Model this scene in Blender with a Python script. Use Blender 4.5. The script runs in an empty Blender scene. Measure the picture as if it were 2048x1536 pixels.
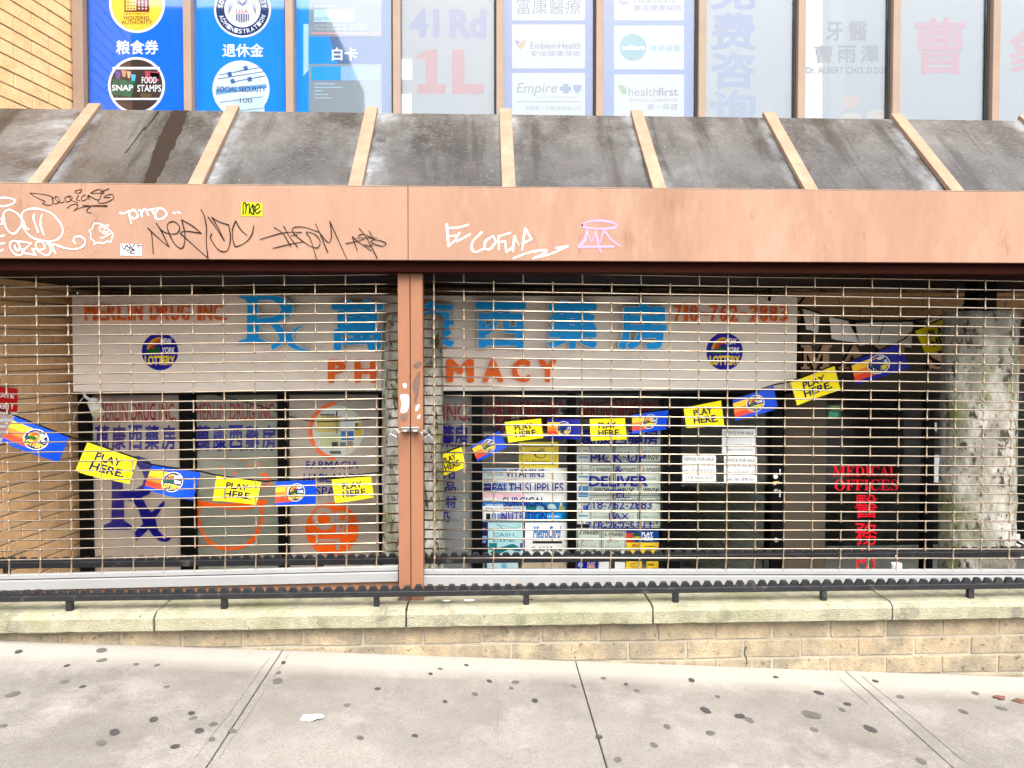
import bpy, bmesh, math, random
from mathutils import Vector, Matrix, Euler
R = math.radians
random.seed(7)
SC = bpy.context.scene
COL = SC.collection

# ------------------------------------------------------------------ camera
F, CX, CY = 1500.0, 1024.0, 729.0            # focal length and principal point of the 2048x1536 photograph
H = 1.65
cam_d = bpy.data.cameras.new('Camera')
cam = bpy.data.objects.new('Camera', cam_d); COL.objects.link(cam)
cam.location = (0, 0, H)
cam.rotation_euler = (R(90 - 1.5), 0, R(-2.3))
cam_d.sensor_width = 36; cam_d.lens = F / 2048 * 36
cam_d.shift_y = -(768 - CY) / 2048
cam_d.clip_start = .05; cam_d.clip_end = 500
SC.camera = cam
SC.render.resolution_x, SC.render.resolution_y = 1024, 768

# ------------------------------------------------------------------ sky, sun, exposure
SUN_EL, SUN_AZ = 52, -10                      # a bright overcast sky behind the camera
w = bpy.data.worlds.new('World'); SC.world = w; w.use_nodes = True
nt = w.node_tree; nt.nodes.clear()
sky = nt.nodes.new('ShaderNodeTexSky'); sky.sky_type = 'NISHITA'; sky.sun_disc = False
sky.sun_elevation = R(SUN_EL); sky.sun_rotation = R(180 + SUN_AZ)
sky.air_density = 1.0; sky.dust_density = 4.0; sky.ozone_density = 1.0
hs = nt.nodes.new('ShaderNodeHueSaturation'); hs.inputs['Saturation'].default_value = .35
bg = nt.nodes.new('ShaderNodeBackground'); bg.inputs['Strength'].default_value = .15
ow = nt.nodes.new('ShaderNodeOutputWorld')
nt.links.new(sky.outputs[0], hs.inputs['Color']); nt.links.new(hs.outputs[0], bg.inputs[0]); nt.links.new(bg.outputs[0], ow.inputs[0])
sd = bpy.data.lights.new('Sun', 'SUN'); sd.energy = .7; sd.angle = R(44); sd.color = (1, .95, .88)
sun = bpy.data.objects.new('Sun', sd); COL.objects.link(sun)
el, az = R(SUN_EL), R(SUN_AZ)
sv = Vector((math.sin(az) * math.cos(el), -math.cos(az) * math.cos(el), math.sin(el)))   # towards the sun
sun.rotation_euler = sv.to_track_quat('Z', 'Y').to_euler(); sun.location = (0, -3, 9)
SC.view_settings.view_transform = 'Standard'; SC.view_settings.look = 'None'
SC.view_settings.exposure = 2.3; SC.view_settings.gamma = 1

# ------------------------------------------------------------------ projection helpers
MC = Euler(cam.rotation_euler).to_matrix()
def ray(px, py): return MC @ Vector(((px - CX) / F, -(py - CY) / F, -1))
def W(px, py, Y):
    d = ray(px, py); t = Y / d.y
    return Vector((d.x * t, Y, H + d.z * t))
YC, YF, YG, YS, YW = 3.72, 3.78, 3.92, 5.0, 5.2     # coping, fascia, gates, sign face, building wall
g0, g1 = W(0, 1283, 3.76), W(2048, 1357, 3.76)
GB = (g1.z - g0.z) / (g1.x - g0.x); GA = g0.z - GB * g0.x
def gz(x): return GA + GB * x
def G(px, py, up=0):
    d = ray(px, py); t = (GA + up - H) / (d.z - GB * d.x)
    return Vector((d.x * t, d.y * t, H + d.z * t))

# ------------------------------------------------------------------ materials
def lin(c): return tuple(((v / 255) / 12.92 if v / 255 <= .04045 else ((v / 255 + .055) / 1.055) ** 2.4) for v in c)
def mat(name, base, rough=.6, metal=0, var=.15, scale=6, bump=.1, bscale=60, dirt=None, dscale=3, dlo=.5, dhi=.7, stretch=(1, 1, 1), spec=.14, coat=0, rand=False):
    m = bpy.data.materials.new(name); m.use_nodes = True
    n, l = m.node_tree.nodes, m.node_tree.links
    b = n['Principled BSDF']; b.inputs['Roughness'].default_value = rough; b.inputs['Metallic'].default_value = metal
    b.inputs['Specular IOR Level'].default_value = spec; b.inputs['Coat Weight'].default_value = coat
    tc = n.new('ShaderNodeTexCoord'); mp = n.new('ShaderNodeMapping'); mp.inputs['Scale'].default_value = stretch
    l.new(tc.outputs['Object'], mp.inputs['Vector'])
    if rand:
        oi = n.new('ShaderNodeObjectInfo'); ml = n.new('ShaderNodeMath'); ml.operation = 'MULTIPLY'; ml.inputs[1].default_value = 37
        l.new(oi.outputs['Random'], ml.inputs[0]); l.new(ml.outputs[0], mp.inputs['Location'])
    nz = n.new('ShaderNodeTexNoise'); nz.inputs['Scale'].default_value = scale; nz.inputs['Detail'].default_value = 6; nz.inputs['Roughness'].default_value = .65
    l.new(mp.outputs[0], nz.inputs['Vector'])
    mr = n.new('ShaderNodeMapRange'); mr.inputs[1].default_value = .25; mr.inputs[2].default_value = .75
    mr.inputs[3].default_value = 1 - var; mr.inputs[4].default_value = 1 + var
    l.new(nz.outputs['Fac'], mr.inputs[0])
    vm = n.new('ShaderNodeVectorMath'); vm.operation = 'SCALE'; vm.inputs[0].default_value = base[:3]
    l.new(mr.outputs[0], vm.inputs['Scale'])
    out = vm.outputs[0]
    if dirt:
        ds = dirt if isinstance(dirt, list) else [dirt]
        for (dc, s, lo, hi) in ds:
            z = n.new('ShaderNodeTexNoise'); z.inputs['Scale'].default_value = s; z.inputs['Detail'].default_value = 9; z.inputs['Roughness'].default_value = .7
            l.new(mp.outputs[0], z.inputs['Vector'])
            r2 = n.new('ShaderNodeMapRange'); r2.inputs[1].default_value = lo; r2.inputs[2].default_value = hi
            l.new(z.outputs['Fac'], r2.inputs[0])
            mx = n.new('ShaderNodeMix'); mx.data_type = 'RGBA'; mx.inputs['B'].default_value = (*dc, 1)
            l.new(r2.outputs[0], mx.inputs['Factor']); l.new(out, mx.inputs['A']); out = mx.outputs['Result']
    l.new(out, b.inputs['Base Color'])
    if bump:
        nb = n.new('ShaderNodeTexNoise'); nb.inputs['Scale'].default_value = bscale; nb.inputs['Detail'].default_value = 5
        l.new(mp.outputs[0], nb.inputs['Vector'])
        bp = n.new('ShaderNodeBump'); bp.inputs['Strength'].default_value = bump; bp.inputs['Distance'].default_value = .01
        l.new(nb.outputs['Fac'], bp.inputs['Height']); l.new(bp.outputs[0], b.inputs['Normal'])
    return m
_pc = {}
def P(r, g, b, k=.9, rough=.45):             # printed ink / vinyl of that colour
    key = (r, g, b, k, rough)
    if key not in _pc:
        c = tuple(v * k for v in lin((r, g, b)))
        _pc[key] = mat('print_%02x%02x%02x' % (r, g, b), c, rough, var=.05, scale=9, bump=0)
    return _pc[key]
def glass(name, refl, tint=(1, 1, 1)):
    m = bpy.data.materials.new(name); m.use_nodes = True
    n, l = m.node_tree.nodes, m.node_tree.links; n.clear()
    o = n.new('ShaderNodeOutputMaterial'); t = n.new('ShaderNodeBsdfTransparent'); t.inputs[0].default_value = (*tint, 1)
    gl = n.new('ShaderNodeBsdfGlossy'); gl.inputs['Roughness'].default_value = .03
    tc = n.new('ShaderNodeTexCoord'); nz = n.new('ShaderNodeTexNoise'); nz.inputs['Scale'].default_value = 1.3
    bp = n.new('ShaderNodeBump'); bp.inputs['Strength'].default_value = .012; bp.inputs['Distance'].default_value = .05
    l.new(tc.outputs['Object'], nz.inputs['Vector']); l.new(nz.outputs['Fac'], bp.inputs['Height']); l.new(bp.outputs[0], gl.inputs['Normal'])
    fr = n.new('ShaderNodeLayerWeight'); fr.inputs['Blend'].default_value = .25
    mr = n.new('ShaderNodeMapRange'); mr.inputs[3].default_value = refl; mr.inputs[4].default_value = 1
    l.new(fr.outputs['Fresnel'], mr.inputs[0])
    mx = n.new('ShaderNodeMixShader'); l.new(mr.outputs[0], mx.inputs[0]); l.new(t.outputs[0], mx.inputs[1]); l.new(gl.outputs[0], mx.inputs[2])
    l.new(mx.outputs[0], o.inputs[0]); return m

BRICK = mat('tan_brick', (.64, .385, .19), .85, var=.22, scale=9, bump=.5, bscale=90, dirt=[((.66, .47, .28), 5, .5, .8), ((.28, .17, .085), 3.5, .62, .8)])
BRICKLOW = mat('weathered_brick', (.27, .212, .135), .9, var=.25, scale=11, bump=.6, bscale=90, dirt=[((.155, .135, .10), 4, .40, .62), ((.37, .295, .185), 6, .52, .74), ((.055, .065, .025), 5, .64, .76), ((.06, .05, .04), 30, .58, .68)])
MORTAR = mat('mortar', (.27, .24, .185), .95, var=.35, scale=6, bump=.5, bscale=120, dirt=((.2, .18, .14), 6, .55, .75))
COPING = mat('mossy_coping', (.235, .222, .155), .9, var=.22, scale=14, bump=.7, bscale=110, dirt=[((.150, .158, .075), 2.4, .50, .70), ((.075, .07, .055), 9, .52, .70), ((.29, .275, .22), 18, .56, .72), ((.05, .047, .037), 45, .60, .68)])
FASCIA = mat('terracotta_paint', (.25, .148, .102), .5, var=.13, scale=3, bump=.04, bscale=200, stretch=(1, 1, .32), dirt=[((.19, .105, .069), 1.6, .46, .70), ((.30, .19, .138), 4, .55, .8), ((.15, .08, .052), 9, .60, .74), ((.07, .04, .028), 34, .66, .72)])
HOOD = mat('dark_brown_paint', (.016, .0032, .0016), .7, var=.2, bump=.05, spec=.04)
RIB = mat('beige_rib_paint', (.205, .135, .09), .5, var=.12, scale=12, bump=.08, dirt=[((.25, .18, .125), 6, .5, .7), ((.16, .11, .08), 8, .62, .75)], rand=True)
POST = mat('brown_post_paint', (.20, .092, .052), .42, var=.1, scale=8, bump=.06, dirt=[((.24, .19, .16), 7, .66, .69)], stretch=(1.6, 1, .7))
ROD = mat('galvanised_rod', (.30, .245, .19), .24, 1.0, var=.2, scale=20, bump=.05, dirt=[((.30, .14, .08), 8, .62, .72)], stretch=(.4, 1, 1), rand=True)
LINK = mat('galvanised_link', (.29, .225, .155), .36, .6, var=.15, scale=20, bump=.05, dirt=[((.36, .2, .1), 9, .62, .75)], rand=True)
BAR = mat('aluminium_bar', (.30, .30, .295), .38, .35, var=.07, scale=5, bump=.03, dirt=[((.42, .27, .16), 3.3, .68, .8)])
RAIL = mat('black_rail', (.013, .013, .0145), .42, 0, var=.4, scale=15, bump=.15, spec=.3, dirt=[((.07, .065, .06), 14, .58, .74), ((.07, .03, .014), 5, .66, .78)], rand=True)
CONCRETE = mat('column_concrete', (.24, .225, .185), .95, var=.35, scale=6, bump=1.0, bscale=45, dirt=[((.42, .40, .35), 6, .47, .60), ((.13, .145, .05), 3.5, .50, .62), ((.045, .042, .03), 17, .55, .60), ((.05, .045, .035), 42, .58, .64)], stretch=(1, 1, .5))
DARK = mat('dark_metal_and_shade', (.0028, .0028, .0028), .45, var=.3, bump=.05, spec=.08)
BLACK = mat('black_rubber', (.004, .004, .004), .7, var=.2, bump=0, spec=.1)
CEIL = mat('dark_ceiling', (.010, .006, .005), .8, var=.3, bump=.1)
STAINW = mat('stained_beam', (.22, .15, .10), .8, var=.4, scale=14, bump=.2, dirt=((.05, .03, .02), 9, .5, .62), stretch=(.5, 1, 1))
SIGNB = mat('cream_sign_panel', (.88, .79, .69), .55, var=.05, scale=4, bump=.02, dirt=((.76, .65, .55), 2.5, .55, .8))
FILM = mat('taupe_window_film', (.40, .335, .27), .3, var=.06, scale=3, bump=0)
FILMG = mat('grey_green_film', (.24, .245, .19), .25, var=.1, scale=2, bump=0)
MULL = mat('taupe_mullion', (.20, .145, .108), .45, var=.1, bump=.03)
MULLD = mat('mullion_recess_shade', (.035, .030, .027), .6, var=.2, bump=0)  # dark strip left of each mullion, painting in the shade of the recess
GLASSU = glass('upper_glass', .032, (.94, .95, .96))
GLASSL = glass('shop_glass', .018)
GLASSD = glass('door_glass', .022, (.93, .95, .93))
STUCCO = mat('grey_brown_panel', (.062, .050, .035), .7, var=.12, scale=8, bump=.15)
BRONZE = mat('bronze_letter', (.40, .25, .14), .5, var=.15, bump=.05)
STEEL = mat('lock_steel', (.30, .285, .265), .3, .9, var=.15, bump=.05)
WHITEP = mat('white_paint', (.62, .62, .60), .6, var=.06, bump=.02)
PAPER = mat('white_paper', (.82, .82, .80), .7, var=.04, bump=.03)
PINKP = mat('pink_paint', (.46, .20, .36), .6, var=.06, bump=0)
INKB = mat('dark_marker', (.008, .0025, .0015), .5, var=.3, bump=0)
GHOST = mat('faded_paint', (.26, .145, .095), .6, var=.1, bump=0)
GUM = mat('gum_stain', (.045, .041, .040), .8, var=.35, scale=30, bump=.3)
GUMF = mat('faint_gum_stain', (.085, .077, .07), .85, var=.3, scale=30, bump=.3)

def awning_mat():
    m = bpy.data.materials.new('weathered_awning_panel'); m.use_nodes = True
    n, l = m.node_tree.nodes, m.node_tree.links
    b = n['Principled BSDF']; b.inputs['Specular IOR Level'].default_value = .42
    uv = n.new('ShaderNodeUVMap'); sp = n.new('ShaderNodeSeparateXYZ'); l.new(uv.outputs[0], sp.inputs[0])
    oi = n.new('ShaderNodeObjectInfo'); ml = n.new('ShaderNodeMath'); ml.operation = 'MULTIPLY'; ml.inputs[1].default_value = 53
    l.new(oi.outputs['Random'], ml.inputs[0])
    def noise(sx, sy, det, sc=1, rough=.65):
        mp = n.new('ShaderNodeMapping'); mp.inputs['Scale'].default_value = (sx, sy, 1); l.new(uv.outputs[0], mp.inputs['Vector'])
        cb = n.new('ShaderNodeCombineXYZ'); l.new(ml.outputs[0], cb.inputs[0]); l.new(ml.outputs[0], cb.inputs[2]); l.new(cb.outputs[0], mp.inputs['Location'])
        z = n.new('ShaderNodeTexNoise'); z.inputs['Scale'].default_value = sc; z.inputs['Detail'].default_value = det; z.inputs['Roughness'].default_value = rough
        l.new(mp.outputs[0], z.inputs['Vector']); return z.outputs['Fac']
    def rng(s, lo, hi, a=0, c=1):
        r = n.new('ShaderNodeMapRange'); r.inputs[1].default_value = lo; r.inputs[2].default_value = hi; r.inputs[3].default_value = a; r.inputs[4].default_value = c
        l.new(s, r.inputs[0]); return r.outputs[0]
    def mth(op, a, c):
        k = n.new('ShaderNodeMath'); k.operation = op
        for i, v in enumerate((a, c)):
            if isinstance(v, (int, float)): k.inputs[i].default_value = v
            else: l.new(v, k.inputs[i])
        return k.outputs[0]
    def mix(f, a, c):
        x = n.new('ShaderNodeMix'); x.data_type = 'RGBA'; l.new(f, x.inputs['Factor'])
        for s, v in (('A', a), ('B', c)):
            if isinstance(v, tuple): x.inputs[s].default_value = (*v, 1)
            else: l.new(v, x.inputs[s])
        return x.outputs['Result']
    big = noise(1.7, 1.3, 7); mid = noise(6, 5, 6); fine = noise(30, 55, 5, rough=.75); streak = noise(6, .55, 6); spk = noise(55, 48, 2)
    rn = oi.outputs['Random']
    lo = mth('MULTIPLY', rng(sp.outputs[1], .75, .05), rng(mid, .35, .6))          # grime gathers at the gutter edge
    c = mix(rng(big, .36, .66), (.018, .0145, .0115), (.080, .075, .069))
    c = mix(mth('MULTIPLY', rng(mid, .48, .66), .28), c, (.11, .112, .115))
    c = mix(mth('MULTIPLY', rng(fine, .50, .62), .22), c, (.17, .17, .168))
    c = mix(mth('MULTIPLY', rng(streak, .52, .66), .8), c, (.014, .011, .008))
    c = mix(mth('MULTIPLY', lo, .75), c, (.024, .018, .013))
    e1 = mth('ABSOLUTE', mth('SUBTRACT', sp.outputs[0], mth('ADD', .40, mth('MULTIPLY', rn, .2))), 0)
    edge = mth('MULTIPLY', rng(mth('ADD', e1, mth('MULTIPLY', mth('SUBTRACT', big, .5), .5)), .38, .60), rng(mid, .38, .60))
    c = mix(mth('MULTIPLY', edge, .8), c, (.27, .285, .30))
    c = mix(rng(spk, .75, .77), c, (.4, .4, .38))
    l.new(c, b.inputs['Base Color'])
    l.new(rng(mid, .35, .7, .14, .32), b.inputs['Roughness'])
    bp = n.new('ShaderNodeBump'); bp.inputs['Strength'].default_value = .08; bp.inputs['Distance'].default_value = .003
    l.new(fine, bp.inputs['Height']); l.new(bp.outputs[0], b.inputs['Normal'])
    return m
AWN = awning_mat()
WET = mat('wet_stain', (.012, .006, .0025), .55, var=.3, scale=8, bump=.1)

def sidewalk_mat():
    m = mat('sidewalk_concrete', (.205, .190, .166), .9, var=.14, scale=2.2, bump=.5, bscale=160,
            dirt=[((.135, .122, .107), .8, .40, .62), ((.26, .238, .215), 2.6, .50, .70), ((.11, .10, .088), 90, .52, .74), ((.065, .058, .052), 7, .66, .78), ((.10, .092, .08), 170, .52, .70), ((.30, .28, .25), 140, .60, .72)])
    n, l = m.node_tree.nodes, m.node_tree.links; b = n['Principled BSDF']
    src = b.inputs['Base Color'].links[0].from_socket
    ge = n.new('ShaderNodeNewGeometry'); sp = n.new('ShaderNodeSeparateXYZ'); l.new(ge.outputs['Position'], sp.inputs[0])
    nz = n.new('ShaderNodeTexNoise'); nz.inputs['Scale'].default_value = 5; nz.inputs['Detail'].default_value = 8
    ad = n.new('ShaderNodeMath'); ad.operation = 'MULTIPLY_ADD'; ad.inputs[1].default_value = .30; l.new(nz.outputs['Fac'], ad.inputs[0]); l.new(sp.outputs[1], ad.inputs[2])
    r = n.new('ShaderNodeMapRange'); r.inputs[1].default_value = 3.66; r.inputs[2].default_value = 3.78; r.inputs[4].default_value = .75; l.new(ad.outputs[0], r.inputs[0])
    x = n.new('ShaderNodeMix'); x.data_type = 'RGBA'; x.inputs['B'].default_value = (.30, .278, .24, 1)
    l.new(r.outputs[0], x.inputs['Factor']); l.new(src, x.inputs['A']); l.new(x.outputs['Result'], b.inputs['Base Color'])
    return m
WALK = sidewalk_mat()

# ------------------------------------------------------------------ mesh builder
class MB:
    def __init__(s): s.v = []; s.f = []; s.m = []; s.mats = []; s.uv = {}
    def mi(s, m):
        if m not in s.mats: s.mats.append(m)
        return s.mats.index(m)
    def face(s, pts, m, uv=None):
        i = len(s.v); s.v += [Vector(p) for p in pts]; s.f.append(list(range(i, i + len(pts)))); s.m.append(s.mi(m))
        if uv: s.uv[len(s.f) - 1] = uv
    def add(s, vs, fs, m):
        i = len(s.v); s.v += [Vector(p) for p in vs]; k = s.mi(m)
        for f in fs: s.f.append([i + q for q in f]); s.m.append(k)
    def hexa(s, c, m):                        # c: 8 corners, bottom ring then top ring
        s.add(c, [(3, 2, 1, 0), (4, 5, 6, 7), (0, 1, 5, 4), (1, 2, 6, 5), (2, 3, 7, 6), (3, 0, 4, 7)], m)
    def box(s, x0, x1, y0, y1, z0, z1, m, tilt=None, j=0):
        c = [(x, y, z) for z in (z0, z1) for (x, y) in ((x0, y0), (x1, y0), (x1, y1), (x0, y1))]
        if tilt: c = [(x, y, z + tilt[1] * (x - tilt[0])) for x, y, z in c]
        if j: c = [(x + random.uniform(-j, j), y + random.uniform(-j, j), z + random.uniform(-j, j)) for x, y, z in c]
        s.hexa(c, m)
    def tube(s, pts, r, m, n=8, cap=True):
        pts = [Vector(p) for p in pts]; rings = []
        for i, p in enumerate(pts):
            t = (pts[min(i + 1, len(pts) - 1)] - pts[max(i - 1, 0)]).normalized()
            a = t.orthogonal().normalized() if abs(t.z) > .9 else t.cross(Vector((0, 0, 1))).normalized()
            b = t.cross(a); rr = r[i] if isinstance(r, (list, tuple)) else r
            rings.append([p + (a * math.cos(q * 2 * math.pi / n) + b * math.sin(q * 2 * math.pi / n)) * rr for q in range(n)])
        fs = []
        for i in range(len(pts) - 1):
            for q in range(n): fs.append((i * n + q, i * n + (q + 1) % n, (i + 1) * n + (q + 1) % n, (i + 1) * n + q))
        if cap: fs += [tuple(range(n))[::-1], tuple(range((len(pts) - 1) * n, len(pts) * n))]
        s.add([p for g in rings for p in g], fs, m)
    def build(s, name, parent=None, bevel=0, smooth=False, weld=False):
        me = bpy.data.meshes.new(name); L = Vector(parent_world(parent)) if parent else Vector((0, 0, 0))
        me.from_pydata([p - L for p in s.v], [], s.f)
        for m in s.mats: me.materials.append(m)
        me.polygons.foreach_set('material_index', s.m)
        if s.uv:
            ul = me.uv_layers.new(name='UVMap')
            for fi, uv in s.uv.items():
                for li, q in zip(me.polygons[fi].loop_indices, uv): ul.data[li].uv = q
        if smooth: me.polygons.foreach_set('use_smooth', [True] * len(me.polygons))
        me.update()
        o = bpy.data.objects.new(name, me); COL.objects.link(o)
        if parent: o.parent = parent
        if bevel:
            b = o.modifiers.new('Bevel', 'BEVEL'); b.width = bevel; b.segments = 2; b.limit_method = 'ANGLE'; b.angle_limit = R(50)
        return o
def parent_world(p):
    v = Vector((0, 0, 0))
    while p: v += p.location; p = p.parent
    return v
def tag(o, label, cat, group=None, kind=None):
    if label: o['label'] = label
    if cat: o['category'] = cat
    if group: o['group'] = group
    if kind: o['kind'] = kind
    return o
def thing(name, loc, label, cat, group=None):
    o = bpy.data.objects.new(name, None); COL.objects.link(o); o.location = loc; o.empty_display_size = .1
    return tag(o, label, cat, group)
def structure(o): o['kind'] = 'structure'; return o

# text -> (verts in 0..1 box, faces, outline edges); Blender's own font and its fallbacks
_tc = {}
def glyphs(body, bold=0, res=3, shear=0):
    key = (body, bold, res, shear)
    if key in _tc: return _tc[key]
    cu = bpy.data.curves.new('txt', 'FONT'); cu.body = body; cu.resolution_u = res; cu.shear = shear; cu.fill_mode = 'FRONT'
    cu.align_x = 'CENTER'
    o = bpy.data.objects.new('txt', cu); COL.objects.link(o); bpy.context.view_layer.update()
    me = bpy.data.meshes.new_from_object(o.evaluated_get(bpy.context.evaluated_depsgraph_get()))
    vs = [v.co.copy() for v in me.vertices]; fs = [tuple(p.vertices) for p in me.polygons]
    bpy.data.objects.remove(o); bpy.data.curves.remove(cu); bpy.data.meshes.remove(me)
    if bold:                                  # heavier strokes: the glyph repeated on a small ring, each copy a hair above the last
        v2, f2, k = [], [], len(vs); nd = 8 if bold < .03 else 12
        for i in range(nd + 1):
            dx, dy = (0, 0) if i == nd else (math.cos(i * 2 * math.pi / nd) * bold, math.sin(i * 2 * math.pi / nd) * bold)
            v2 += [Vector((v.x + dx, v.y + dy, i)) for v in vs]; f2 += [tuple(q + i * k for q in f) for f in fs]
        vs, fs = v2, f2
    _tc[key] = norm(vs, fs); return _tc[key]
def norm(vs, fs):
    x0, x1 = min(v.x for v in vs), max(v.x for v in vs); y0, y1 = min(v.y for v in vs), max(v.y for v in vs)
    q = [((v.x - x0) / (x1 - x0), 1 - (v.y - y0) / (y1 - y0), v.z * 2.2e-5) for v in vs]
    cnt = {}
    for f in fs:
        for a, b in zip(f, f[1:] + f[:1]): cnt[(a, b)] = cnt.get((a, b), 0) + 1
    ed = [e for e in cnt if (e[1], e[0]) not in cnt]
    return q, fs, ed
def outline(key, splines):                    # splines: lists of (x, y down) -> same form as glyphs
    if key in _tc: return _tc[key]
    cu = bpy.data.curves.new('o', 'CURVE'); cu.dimensions = '2D'; cu.fill_mode = 'FRONT'
    for s in splines:
        sp = cu.splines.new('POLY'); sp.points.add(len(s) - 1); sp.use_cyclic_u = True
        for p, (x, y) in zip(sp.points, s): p.co = (x, -y, 0, 1)
    o = bpy.data.objects.new('o', cu); COL.objects.link(o); bpy.context.view_layer.update()
    me = bpy.data.meshes.new_from_object(o.evaluated_get(bpy.context.evaluated_depsgraph_get()))
    vs = [v.co.copy() for v in me.vertices]; fs = [tuple(p.vertices) for p in me.polygons]
    bpy.data.objects.remove(o); bpy.data.curves.remove(cu); bpy.data.meshes.remove(me)
    _tc[key] = norm(vs, fs); return _tc[key]
def smooth_pts(pts, n=6, closed=False):
    if len(pts) < 3: return list(pts)
    out = []; N = len(pts)
    for i in range(N if closed else N - 1):
        g = lambda k: pts[k % N] if closed else pts[max(0, min(N - 1, k))]
        p0, p1, p2, p3 = g(i - 1), g(i), g(i + 1), g(i + 2)
        for q in range(n):
            t = q / n
            out.append(tuple(.5 * (2 * b + (c - a) * t + (2 * a - 5 * b + 4 * c - d) * t * t + (3 * b - a - 3 * c + d) * t ** 3) for a, b, c, d in zip(p0, p1, p2, p3)))
    if not closed: out.append(pts[-1])
    return out

class Draw:                                   # drawing on a surface: P(a, b, off) maps a across, b down, off out of it
    def __init__(s, mb, fn): s.mb = mb; s.P = fn
    def poly(s, pts, m, off=0): s.mb.face([s.P(a, b, off) for a, b in reversed(pts)], m)
    def rect(s, a0, b0, a1, b1, m, off=0): s.poly([(a0, b0), (a1, b0), (a1, b1), (a0, b1)], m, off)
    def slab(s, pts, m, off=0, t=.01):        # a solid from off-t to off
        n = len(pts); A = [s.P(a, b, off) for a, b in pts]; B = [s.P(a, b, off - t) for a, b in pts]
        s.mb.add(A + B, [tuple(range(n))[::-1], tuple(range(n, 2 * n))] + [(i, (i + 1) % n, n + (i + 1) % n, n + i) for i in range(n)], m)
    def panel(s, a0, b0, a1, b1, m, off=0, t=.01): s.slab([(a0, b0), (a1, b0), (a1, b1), (a0, b1)], m, off, t)
    def frame(s, a0, b0, a1, b1, wd, m, off=0):
        for r in ((a0, b0, a1, b0 + wd), (a0, b1 - wd, a1, b1), (a0, b0 + wd, a0 + wd, b1 - wd), (a1 - wd, b0 + wd, a1, b1 - wd)): s.rect(*r, m, off)
    def disc(s, a, b, ra, rb, m, off=0, n=40, q0=0, q1=360):
        full = q1 - q0 >= 360
        p = [(a + ra * math.cos(R(q0 + (q1 - q0) * i / n)), b - rb * math.sin(R(q0 + (q1 - q0) * i / n))) for i in range(n if full else n + 1)]
        s.poly(p[::-1], m, off)
    def ring(s, a, b, r0, r1, m, off=0, n=40, q0=0, q1=360, asp=1):
        for i in range(n):
            t0, t1 = R(q0 + (q1 - q0) * i / n), R(q0 + (q1 - q0) * (i + 1) / n)
            s.poly([(a + r * math.cos(t), b - r * asp * math.sin(t)) for r, t in ((r1, t0), (r0, t0), (r0, t1), (r1, t1))], m, off)
    def shape(s, g, a0, b0, a1, b1, m, off=0, solid=0, side=None):
        q, fs, ed = g
        pts = [(a0 + u * (a1 - a0), b0 + v * (b1 - b0)) for u, v, z in q]
        s.mb.add([s.P(a, b, off + solid + z) for (a, b), (u, v, z) in zip(pts, q)], fs, m)
        if solid:
            vs = []; f2 = []
            for (i, k) in ed:
                n = len(vs); vs += [s.P(*pts[i], off + solid), s.P(*pts[k], off + solid), s.P(*pts[k], off), s.P(*pts[i], off)]
                f2.append((n + 3, n + 2, n + 1, n))
            s.mb.add(vs, f2, side or m)
    def text(s, body, a0, b0, a1, b1, m, off=0, bold=0, solid=0, side=None, shear=0): s.shape(glyphs(body, bold, 3, shear), a0, b0, a1, b1, m, off, solid, side)
    def stroke(s, pts, wd, m, off=0, sm=True, closed=False):
        if sm: pts = smooth_pts(pts, 5, closed)
        if closed: pts = pts + [pts[0]]
        wds = wd if callable(wd) else (lambda t: wd)
        L = []; Rr = []
        for i, (a, b) in enumerate(pts):
            p, q = pts[max(0, i - 1)], pts[min(len(pts) - 1, i + 1)]
            dx, dy = q[0] - p[0], q[1] - p[1]; k = math.hypot(dx, dy) or 1; h = wds(i / max(1, len(pts) - 1)) / 2 * (1 + .22 * math.sin(i * .55 + pts[0][0]))
            L.append((a - dy / k * h, b + dx / k * h)); Rr.append((a + dy / k * h, b - dx / k * h))
        k0 = getattr(s.mb, 'lift', 0)
        for i in range(len(pts) - 1): s.poly([L[i], L[i + 1], Rr[i + 1], Rr[i]][::-1], m, off + (k0 + i) * 4e-6)
        for q in (0, -1): s.disc(pts[q][0], pts[q][1], wds(abs(q)) / 2, wds(abs(q)) / 2, m, off + (k0 + len(pts)) * 4e-6, 10)
        s.mb.lift = k0 + len(pts) + 2
def plane(mb, Y): return Draw(mb, lambda a, b, off: W(a, b, Y) + Vector((0, -off, 0)))
def quad(mb, TL, TR, BR, BL, curl=0):
    TL, TR, BR, BL = map(Vector, (TL, TR, BR, BL)); n = (BL - TL).cross(TR - TL).normalized()
    if n.y > 0: n = -n
    rq = random.Random(TL.x * 31 + TL.z); f1, f2, f3 = rq.uniform(0, 6), rq.uniform(2.5, 5), rq.uniform(-1, 1)
    def fn(a, b, off):
        p = (TL * (1 - a) + TR * a) * (1 - b) + (BL * (1 - a) + BR * a) * b
        return p + n * (off + curl * b * (math.sin(a * f2 + f1) + f3 * (a - .5)))
    return Draw(mb, fn)

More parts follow.
